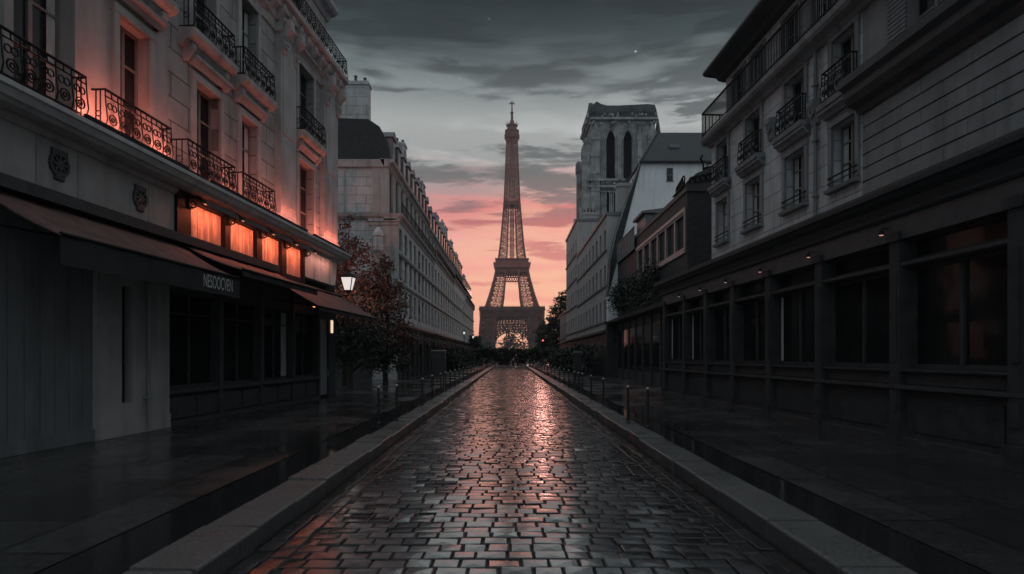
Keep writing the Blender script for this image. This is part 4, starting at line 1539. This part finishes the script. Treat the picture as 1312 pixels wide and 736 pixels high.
b.build('wall', 'gothic', bt)
b = MB()
b.box(1.3, W, 1.3, DP, 0, 66)
b.build('dark_chamber', 'void', bt)
for o in ops + sops:
    mp = front(0) if o in ops else side(0)
    for dw, w in ((.25, .35), (.75, .5), (1.25, .4)):
        b = MB() if dw == .25 else b
        arch_ring(b, mp, o[0] - dw, o[1] + dw, 60.0, 62.6 + dw * 1.3, w)
        for u in (o[0] - dw, o[1] + dw):
            b.bar(mp(u, 49.3, .12), mp(u, 60.0, .12), w * .8, sides=6)
    b.build('arch_moulding', 'gothic', bt)
b = MB()
for (u0, u1, d, zt) in ((-.3, 2.0, .9, 63.5), (12.2, 13.4, .8, 62.8), (15.0, W + .3, .9, 63.5)):
    b.box(u0, u1, -d, .0, 0, zt - 2)
    b.prism([(u0, zt - 2), (u1, zt - 2), ((u0 + u1) / 2, zt + 1)], 'y', -d, 0)
    for k in range(4):
        zz = 46 + k * 4.6
        b.box(u0 - .12, u1 + .12, -d - .14, 0, zz, zz + .35)
for (u0, u1, d, zt) in ((-.3, 2.4, 2.4, 57.5), (6.6, 8.6, 1.0, 62), (DP - 2.4, DP, 2.4, 57.5)):
    b.box(-d, 0, u0, u1, 0, zt - 2)
    b.prism([(u0, zt - 2), (u1, zt - 2), ((u0 + u1) / 2, zt + 1.6)], 'x', -d, 0)
    b.box(-d - .8, -d + .5, u0 + .3, u1 - .3, 0, 42)
    for k in range(5):
        b.bar((-d, u0 + (u1 - u0) * k / 4, zt - 2), (-d - .2, u0 + (u1 - u0) * k / 4, zt + .2 + .7 * (k % 2)), .4, .15)
b.build('buttress', 'gothic', bt)
for fb in (0, 1):
    b = MB()
    for z0, z1, e in ((47.0, 47.5, .5), (48.7, 49.3, .7), (38.0, 38.6, 1.0), (65.2, 65.8, .6)):
        if z0 in (38.0, 65.2):
            continue
        if fb:
            b.box(-e - .5, .2, -e - .497, DP, z0 + .003, z1 - .003)
        else:
            b.box(.203, W + e, -e - .5, .2, z0, z1)
    for k in range(28):
        if fb:
            b.bar((-.9, k * DP / 27, 47.4), (-.9, k * DP / 27, 48.8), .22, sides=6)
        else:
            b.bar((k * W / 27, -.9, 47.4), (k * W / 27, -.9, 48.8), .22, sides=6)
    b.build('gallery', 'gothic', bt)
for z0, z1, e in ((38.0, 38.6, 1.0), (65.2, 65.8, .6)):
    b = MB()
    b.box(-e, W + e, -e - .5, DP, z0, z1)
    b.build('stone_ledge', 'gothic', bt)
b = MB()
rr = random.Random(5)
for k in range(16):
    u = .4 + k * (W - .8) / 15
    b.ring((u, -.35, 46.4), .55, .28, ax='y', n=8)
    b.bar((u, -.3, 39.0), (u, -.3, 45.8), .24, sides=6)
for k in range(60):
    u = rr.uniform(-.6, W + .6)
    z = rr.choice([63.8, 65.9, 38.9, 47.8]) + rr.uniform(-.2, .5)
    b.lathe((u, -.8, z), [(.15, 0), (.4, .25), (.2, .6), (.03, .95)], 6)
for k in range(30):
    y = rr.uniform(-.6, DP)
    z = rr.choice([57.6, 65.9, 47.8]) + rr.uniform(-.3, .6)
    b.lathe((-1.0, y, z), [(.15, 0), (.4, .3), (.2, .7), (.03, 1.2)], 6)
b.build('carved_colonnade', 'gothic', bt)
b = MB()                                   # crown: battered parapet with a sagging rim
b.prism([(-.6, 65.8), (W + .6, 65.8), (W + .3, 67.6), (W - .2, 69.2), (W - 2, 69.4), (W - 6, 69.2), (W - 10, 69.0), (4, 69.0), (2.4, 69.4), (1.2, 70.1), (.2, 69.3)], 'y', -.8, .3)
b.prism([(-.6, 65.8), (DP, 65.8), (DP, 69.4), (DP - 3, 69.2), (5, 69.0), (2.5, 69.4), (.4, 70.2), (-.2, 69.0)], 'x', -.8, .3)
b.box(.3, W, .3, DP, 65.8, 68.2)
for k in range(20):
    u = k * W / 19
    b.bar((u, -.85, 66.0), (u, -.8, 67.6), .28, sides=6)
    b.ring((u, -.85, 67.0), .35, .16, ax='y', n=6)
b.build('crown_parapet', 'gothic_dark', bt)
b = MB()
b.lathe((W + .9, .4, 58.0), [(.6, -20), (.6, 4), (.75, 4.2), (.5, 6), (.05, 8.6)], 8)
b.build('pinnacle', 'gothic_dark', bt)

# ------------------------------------------------------------------ IRON LATTICE TOWER
TX, TY = 3.0, 760.0
et = empty('iron_lattice_tower', (TX, TY, 0), 0, cat='tower', label='tall iron lattice tower standing at the end of the street against the pink sky')
def interp(tab, z):
    for (z0, a), (z1, c) in zip(tab, tab[1:]):
        if z0 <= z <= z1:
            return a + (c - a) * (z - z0) / (z1 - z0)
    return tab[-1][1] if z > tab[-1][0] else tab[0][1]
OUT = [(0, 42), (50, 38.5), (63, 33), (80, 27.5), (98, 23), (115, 19.8), (126, 17.4), (145, 15.0), (168, 13.0), (200, 10.3), (240, 8.6), (281, 7.0)]
LEG = [(0, 17), (50, 18), (63, 19.5), (98, 14), (115, 12), (126, 10.5), (168, 8.0), (200, 6.6), (281, 5.6)]
def leg(b, sx, sy, zs, cw, bw, mid=True):
    def C(z):
        o, w = interp(OUT, z), interp(LEG, z)
        return [(sx * o, sy * o, z), (sx * (o - w), sy * o, z), (sx * (o - w), sy * (o - w), z), (sx * o, sy * (o - w), z)]
    for z0, z1 in zip(zs, zs[1:]):
        A, Bq = C(z0), C(z1)
        for k in range(4):
            j = (k + 1) % 4
            b.bar(A[k], Bq[k], cw, caps=False)
            b.bar(A[k], Bq[j], bw, caps=False)
            b.bar(A[j], Bq[k], bw, caps=False)
            b.bar(Bq[k], Bq[j], bw, caps=False)
            if mid:
                m0 = [(p + q) / 2 for p, q in zip(A[k], A[j])]
                m1 = [(p + q) / 2 for p, q in zip(Bq[k], Bq[j])]
                b.bar(m0, m1, bw * .8, caps=False)
for sx in (-1, 1):
    for sy in (-1, 1):
        b = MB()
        leg(b, sx, sy, [63 + (114 - 63) * i / 8 for i in range(9)], 1.5, .5, mid=False)
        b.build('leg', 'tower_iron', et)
        b = MB()
        leg(b, sx, sy, [0, 7, 14, 21, 28, 35, 42, 49.5], 2.4, 1.3)
        for k in range(10):
            z = 2 + k * 4.8
            o, w = interp(OUT, z), interp(LEG, z)
            for (p, q) in (((o, o), (o - w, o)), ((o, o), (o, o - w)), ((o - w, o - w), (o, o - w)), ((o - w, o - w), (o - w, o))):
                b.bar((sx * p[0], sy * p[1], z), (sx * q[0], sy * q[1], z), 1.5)
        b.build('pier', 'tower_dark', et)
for q in range(4):                         # four great arches
    b = MB()
    n = 20
    top = [(-39, 50), (39, 50)]
    arc = [(26.5 * math.cos(math.pi * (1 - i / n)), 9 + 25.5 * math.sin(math.pi * (1 - i / n))) for i in range(n + 1)]
    for i in range(n):
        (xa, za), (xb, zb) = arc[i], arc[i + 1]
        for yy in (-38.5, -36.5):
            b.bar((xa, yy, za), (xa, yy, 50), 1.0)
            b.bar((xa, yy, za), (xb, yy, min(50, zb + 12)), .8)
            b.bar((xb, yy, zb), (xa, yy, min(50, za + 12)), .8)
        b.bar((xa, -39.2, za), (xb, -39.2, zb), 1.6)
        b.bar((xa * 1.1, -39.0, za + 2.6), (xb * 1.1, -39.0, zb + 2.6), .9)
        b.bar((xa, -39.0, za), (xb * 1.1, -39.0, zb + 2.6), .6)
    for zz in (38, 41, 44, 47):
        b.bar((-38, -38.6, zz), (38, -38.6, zz), 1.1)
    if q:
        a = q * math.pi / 2
        b.v = [(x * math.cos(a) - y * math.sin(a), x * math.sin(a) + y * math.cos(a), z + .01 * q) for x, y, z in b.v]
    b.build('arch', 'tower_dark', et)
b = MB()
b.box(-39.6, 39.6, -39.6, 39.6, 49.5, 58)
b.box(-41, 41, -41, 41, 58, 60)
b.box(-40.4, 40.4, -40.4, 40.4, 60, 62.4)
for k in range(41):
    x = -40 + 2 * k
    b.bar((x, -40.2, 49.5), (x, -40.9, 58.2), .5)
    for s in (-1, 1):
        b.bar((x, s * 40.8, 62), (x, s * 40.8, 64), .3)
b.build('first_platform', 'tower_dark', et)
b = MB()
b.box(-20.5, 20.5, -20.5, 20.5, 108, 113)
b.prism([(-20.5, 113), (20.5, 113), (23.6, 117.6), (23.6, 119.5), (-23.6, 119.5), (-23.6, 117.6)], 'y', -23.4, 23.4)
b.box(-20, 20, -20, 20, 119.5, 124)
b.box(-21.4, 21.4, -21.4, 21.4, 124, 125)
for k in range(24):
    x = -22.5 + 45 * k / 23
    b.bar((x, -23.4, 119.5), (x, -23.4, 121.2), .3)
    b.bar((x, 23.4, 119.5), (x, 23.4, 121.2), .3)
b.build('second_platform', 'tower_iron', et)
b = MB()
for i in range(5):                         # girder band under the second platform
    x0, x1 = -8 + 3.2 * i, -4.8 + 3.2 * i
    for yy in (-19.9, 19.9):
        b.bar((x0, yy, 100.5), (x1, yy, 108), .8)
        b.bar((x1, yy, 100.5), (x0, yy, 108), .8)
for yy in (-19.9, 19.9):
    b.bar((-10, yy, 100.5), (10, yy, 100.5), 1.2)
for s in (-1, 1):
    b.bar((s * 19.9, -10, 100.5), (s * 19.9, 10, 100.5), 1.2)
b.build('girder', 'tower_iron', et)
b = MB()
zs = [125]
while zs[-1] < 281:
    zs.append(min(281, zs[-1] + max(5.0, 9.5 - (zs[-1] - 125) * .03)))
for sx in (-1, 1):
    for sy in (-1, 1):
        leg(b, sx, sy, zs, 1.1, .48, mid=False)
for z0, z1 in zip(zs, zs[1:]):
    for s in (-1, 1):
        o0, o1 = interp(OUT, z0), interp(OUT, z1)
        b.bar((-o0, s * o0, z0), (o1, s * o1, z1), .5, caps=False)
        b.bar((o0, s * o0, z0), (-o1, s * o1, z1), .5, caps=False)
        b.bar((s * o0, -o0, z0), (s * o1, o1, z1), .5, caps=False)
for k in range(6):                         # lift shaft and stairs inside
    x = -2.6 + k * 1.04
    b.bar((x, -1.5, 125), (x * .8, -1.5, 281), .7)
z = 125
while z < 278:
    b.bar((-2.8, -1.5, z), (2.8, -1.5, z + 3), .6)
    z += 3
b.build('upper_shaft', 'tower_iron', et)
b = MB()
b.box(-11.4, 11.4, -11.4, 11.4, 195.5, 197)
b.box(-9.8, 9.8, -9.8, 9.8, 197, 200.5)
b.build('intermediate_platform', 'tower_iron', et)
b = MB()
b.lathe((0, 0, 0), [(6.5, 278), (9.6, 283), (9.8, 284), (9.8, 289), (8.6, 290.5), (9.2, 291.5), (9.2, 294), (6.2, 295.5), (6.0, 299), (7.4, 299.4), (7.4, 301), (3.6, 302), (2.8, 306), (1.8, 308)], 12)
for k in range(8):
    a = k * math.pi / 4
    b.bar((6.8 * math.cos(a), 6.8 * math.sin(a), 299), (7.8 * math.cos(a), 7.8 * math.sin(a), 304), .8)
b.build('observation_deck', 'tower_dark', et)
b = MB()
b.lathe((0, 0, 0), [(1.6, 306), (1.5, 316), (2.1, 316.4), (2.1, 318), (1.0, 318.4), (.8, 326), (.5, 332)], 8)
b.bar((-3.6, 0, 329), (3.6, 0, 329), 1.1)
b.bar((0, -3.6, 329), (0, 3.6, 329), 1.1)
b.bar((-1.6, 0, 331), (1.6, 0, 331), .9)
b.build('antenna', 'tower_dark', et)

# ------------------------------------------------------------------ TREES, HEDGES
def leaf_cloud(b, clumps, n_leaf, size, spread, rnd):
    for (cx, cy, cz, r) in clumps:
        for _ in range(n_leaf):
            d = Vector((rnd.gauss(0, 1), rnd.gauss(0, 1), rnd.gauss(0, .8)))
            d = d * (r * spread / 1.6)
            p = Vector((cx, cy, cz)) + d
            n = Vector((rnd.gauss(0, 1), rnd.gauss(0, 1), rnd.gauss(.4, 1))).normalized()
            a = n.cross(Vector((rnd.gauss(0, 1), rnd.gauss(0, 1), rnd.gauss(0, 1)))).normalized()
            c = n.cross(a)
            s = size * rnd.uniform(.6, 1.3)
            b.face([p - a * s, p - c * s * .45, p + a * s, p + c * s * .45])

def tree(name, label, loc, h, shape, mt, seed, n_clump, n_leaf, size, trunk_r=.16, group=None):
    """shape: list of (z fraction, radius) for the crown envelope"""
    rnd = random.Random(seed)
    root = empty(name, loc, 0, label=label, cat='tree', group=group)
    clumps = []
    zmin, zmax = shape[0][0] * h, shape[-1][0] * h
    tab = [(z * h, r) for z, r in shape]
    while len(clumps) < n_clump:
        z = rnd.uniform(zmin, zmax)
        r = interp(tab, z)
        if rnd.random() > (r / max(q for _, q in shape)) ** 1.2:
            continue
        a = rnd.uniform(0, 2 * math.pi)
        rr = r * (rnd.random() ** .45)
        bump = 1 + .28 * mnoise.noise(Vector((math.cos(a) * 1.5, math.sin(a) * 1.5, z * .5 + seed)))
        clumps.append((rr * bump * math.cos(a), rr * bump * math.sin(a), z + rnd.gauss(0, .15), rnd.uniform(.28, .6) * (r * .25 + .4)))
    t = MB()
    top = h * .8
    segs = 6
    pts = [(math.sin(i * 1.3 + seed) * .08 * i / 2, math.cos(i * 1.7 + seed) * .08 * i / 2, top * i / segs) for i in range(segs + 1)]
    for i in range(segs):
        t.bar(pts[i], pts[i + 1], trunk_r * 2 * (1 - i / segs * .8), trunk_r * 2 * (1 - (i + 1) / segs * .8), sides=8)
    for c in clumps[::max(1, n_clump // 26)]:
        k = max(1, min(segs - 1, int(c[2] / top * segs * .75)))
        mid = [(p + q) / 2 for p, q in zip(pts[k], c[:3])]
        mid[2] += .2
        t.bar(pts[k], mid, trunk_r * .7, trunk_r * .45, sides=5)
        t.bar(mid, c[:3], trunk_r * .45, trunk_r * .12, sides=5)
    t.build('trunk', 'bark', root)
    b = MB()
    leaf_cloud(b, clumps, n_leaf, size, 1.15, rnd)
    b.build('crown', mt, root)
    return root

tree('autumn_tree', 'reddish autumn tree in the side street beside the lantern', (-8.9, 31.5, .2), 8.9, [(.22, 1.2), (.4, 1.9), (.6, 1.9), (.8, 1.4), (.93, .7), (1, .15)], 'leaf_red', 21, 260, 34, .10)
tree('pointed_tree', 'dark pointed tree in front of the limestone house corner', (-7.0, 33.0, .2), 7.6, [(.12, 1.3), (.35, 1.45), (.6, 1.1), (.8, .6), (.93, .28), (1, .05)], 'leaf', 22, 240, 34, .10)
tree('street_tree', 'low bushy dark tree at the left kerb beyond the last awning', (-7.9, 29.0, .2), 5.2, [(.25, 1.2), (.5, 1.7), (.8, 1.2), (1, .3)], 'leaf', 23, 150, 30, .10)
for i, (x, y, h, lab) in enumerate(((9.9, 106, 13.6, 'tall round dark tree at the right end of the street beside the tower'), (8.3, 120, 9.5, 'lower dark tree just left of the tall round one at the street end'))):
    tree('round_tree', lab, (x, y, 0), h, [(.12, 2.0), (.35, 2.8), (.65, 2.9), (.85, 2.1), (1, .6)], 'leaf_far', 31 + i, 250, 26, .24, .25)

def hedge(name, label, x0, x1, y0, y1, z0, z1, mt, seed, n, size=.12, cat='hedge', kind=None):
    rnd = random.Random(seed)
    root = empty(name, ((x0 + x1) / 2, (y0 + y1) / 2, 0), 0, label=label, cat=cat)
    cx, cy = (x0 + x1) / 2, (y0 + y1) / 2
    b = MB()
    cl = []
    for _ in range(n):
        x, y = rnd.uniform(x0, x1), rnd.uniform(y0, y1)
        zt = z1 + .35 * mnoise.noise(Vector((x * .6, y * .6, seed)))
        cl.append((x - cx, y - cy, z0 + (zt - z0) * rnd.random() ** .6, .35))
    leaf_cloud(b, cl, 24, size, 1.0, rnd)
    b.build('foliage', mt, root)
    s = MB()
    for k in range(max(3, int((x1 - x0 + y1 - y0) / 1.5))):
        f = (k + .5) / max(3, int((x1 - x0 + y1 - y0) / 1.5))
        s.bar(((x1 - x0) * (f - .5), (y1 - y0) * (f - .5), z0 if z0 > 1 else 0), ((x1 - x0) * (f - .5), (y1 - y0) * (f - .5), z1 * .8), .08, .03, sides=5)
    s.build('stem', 'bark', root)
    return root
hedge('clipped_hedge', 'dark clipped hedge closing the far end of the road', -7.6, 7.6, 100.5, 102.0, 0, 2.9, 'leaf_far', 41, 520, .2)
hedge('side_hedge', 'low dark hedge along the left houses near the street end', -6.8, -5.6, 62, 96, .2, 2.2, 'leaf_far', 42, 330, .16)
hedge('terrace_hedge', 'low dark hedge along the right houses before the street end', 6.0, 7.0, 46, 92, .2, 2.4, 'leaf_far', 43, 420, .16)
hedge('balcony_planting', 'dark hanging plants over the shop of the flat-topped house', 7.5, 8.3, 31.5, 43.6, 4.9, 6.7, 'leaf', 44, 210, .10, cat='plants')
hedge('corner_shrub', 'small dark shrub at the foot of the last limestone house', -7.0, -5.2, 103.5, 106, 0, 5.2, 'leaf_far', 45, 90, .2, cat='shrub')

# far-off wood round the tower foot
b = MB()
rnd = random.Random(51)
cl = []
for k in range(420):
    x = rnd.uniform(-190, 190)
    y = rnd.uniform(560, 680)
    hh = 9 + 5 * mnoise.noise(Vector((x * .03, y * .03, 1)))
    if abs(x) < 30:
        hh *= 2.7 if k % 3 else 1.5
    elif abs(x) < 70:
        hh *= 1.6
    for _ in range(4):
        cl.append((x + rnd.gauss(0, 3), y + rnd.gauss(0, 3), hh * rnd.uniform(.2, 1.0), 3.0))
leaf_cloud(b, cl, 12, 1.4, 1.0, rnd)
tag(b.build('distant_wood', 'leaf_far'), label='low dark belt of trees round the foot of the tower', cat='wood', kind='stuff')

# ------------------------------------------------------------------ BOLLARDS
bp = None
def bollard(loc):
    global bp
    if bp is None:
        bp = empty('bollard', loc, 0)
        b = MB()
        b.lathe((0, 0, 0), [(.055, 0), (.055, .03), (.03, .05), (.028, .84)], 12)
        b.build('post', 'steel', bp)
        b = MB()
        b.lathe((0, 0, .84), [(.03, 0), (.046, .008), (.046, .03), (.03, .05), (.008, .06)], 12)
        b.build('cap', 'cap', bp)
        return bp
    c = copy_tree(bp)
    c.location = loc
    return c
spec = {'left': [(-3.09, 13.8), (-2.80, 14.5), (-2.80, 18.8), (-2.85, 21.5), (-2.85, 24.2), (-2.84, 26.0), (-2.84, 28.0), (-2.84, 30.4), (-2.84, 33), (-2.84, 36), (-2.84, 39.5), (-2.84, 43), (-2.84, 47), (-2.84, 51.5), (-2.84, 56), (-2.84, 61)],
        'right': [(3.09, 13.1), (2.81, 13.9), (2.98, 18.6), (2.98, 21.4), (2.98, 24.0), (2.98, 25.3), (2.98, 27), (2.98, 29.5), (2.98, 32), (2.98, 35), (2.98, 38.5), (2.98, 42), (2.98, 46), (2.98, 50), (2.98, 55), (2.98, 60)]}
for sd, pts in spec.items():
    for i, (x, y) in enumerate(pts):
        o = bollard((x, y, .196))
        tag(o, label='%s slim steel bollard from the camera in the row on the %s kerb' % (ORD[i], sd), cat='bollard', group='bollards along the %s kerb' % sd)

# ------------------------------------------------------------------ STREET CABINETS, TRAFFIC LIGHT, LAMPS
def cabinet(loc, w, h, name, label):
    o = empty(name, loc, 0, label=label, cat='information panel')
    b = MB()
    b.box(-w / 2, w / 2, -.12, .12, .55, h - .05)
    b.build('panel', 'steel', o)
    b = MB()
    b.box(-w / 2 - .03, w / 2 + .03, -.15, .15, h - .05, h)
    b.build('cap', 'cap', o)
    for s in (-1, 1):
        b = MB()
        b.bar((s * (w / 2 - .1), 0, 0), (s * (w / 2 - .1), 0, .56), .07)
        b.build('leg', 'steel', o)
cabinet((-3.75, 31, .196), .72, 1.9, 'information_panel', 'dark street information panel with pale top edge on the left pavement')
cabinet((4.0, 34.5, .196), .42, 1.85, 'information_panel', 'narrow dark information panel with pale top edge on the right pavement')

o = empty('traffic_light', (5.2, 92, .196), 0, label='traffic light showing red at the right end of the street', cat='traffic light')
b = MB()
b.lathe((0, 0, 0), [(.1, 0), (.1, .3), (.055, .35), (.05, 4.3)], 10)
b.build('pole', 'steel', o)
b = MB()
b.box(-.2, .2, -.36, -.06, 3.1, 4.25)
for k in range(3):
    b.prism([(-.15, 3.36 + .36 * k), (.15, 3.36 + .36 * k), (.17, 3.42 + .36 * k), (-.17, 3.42 + .36 * k)], 'y', -.55, -.36)
hd = b.build('signal_head', 'iron', o)
for k, mt in enumerate(('void', 'void', 'red_glow')):
    b = MB()
    n = 14
    b.face([(.12 * math.cos(2 * math.pi * i / n), -.372, 3.27 + .36 * k + .12 * math.sin(2 * math.pi * i / n)) for i in range(n)])
    b.build('signal_lens', mt, hd)

lp = None
for i, (x, y, lab) in enumerate(((-5.6, 72, 'small lit street lamp beside the third limestone house'), (-5.5, 88, 'small lit street lamp nearest the far end of the left houses'))):
    if lp is None:
        lp = empty('street_lamp', (x, y, .196), 0)
        b = MB()
        b.lathe((0, 0, 0), [(.14, 0), (.12, .5), (.06, .7), (.045, 4.2)], 10)
        b.build('pole', 'steel', lp)
        b = MB()
        b.lathe((0, 0, 4.55), [(.16, 0), (.12, .08), (.04, .16), (.02, .26)], 8)
        b.lathe((0, 0, 4.18), [(.04, 0), (.14, .05)], 8)
        b.build('lamp_cap', 'iron', lp)
        b = MB()
        b.lathe((0, 0, 4.23), [(.07, 0), (.13, .31)], 8)
        b.build('lamp_glass', 'lantern_glow', lp)
        o = lp
    else:
        o = copy_tree(lp)
        o.location = (x, y, .196)
    tag(o, label=lab, cat='street lamp', group='street lamps before the left houses')

# ------------------------------------------------------------------ HAZE
HAZE = 0.00018
if HAZE:
    b = MB()
    b.box(-1500, 1500, -50, 1000, -1.2, 345)
    hm = D.materials.new('haze')
    hm.use_nodes = True
    t = hm.node_tree
    t.nodes.clear()
    out = nd(t, 'OutputMaterial')
    vol = nd(t, 'VolumePrincipled')
    vol.inputs['Color'].default_value = (0.80, 0.86, 0.88, 1)
    vol.inputs['Density'].default_value = HAZE
    vol.inputs['Anisotropy'].default_value = 0.2
    ln(t, vol.outputs[0], out.inputs['Volume'])
    tag(b.build('haze', hm), kind='stuff', label='thin grey dusk haze hanging over the street', cat='haze')
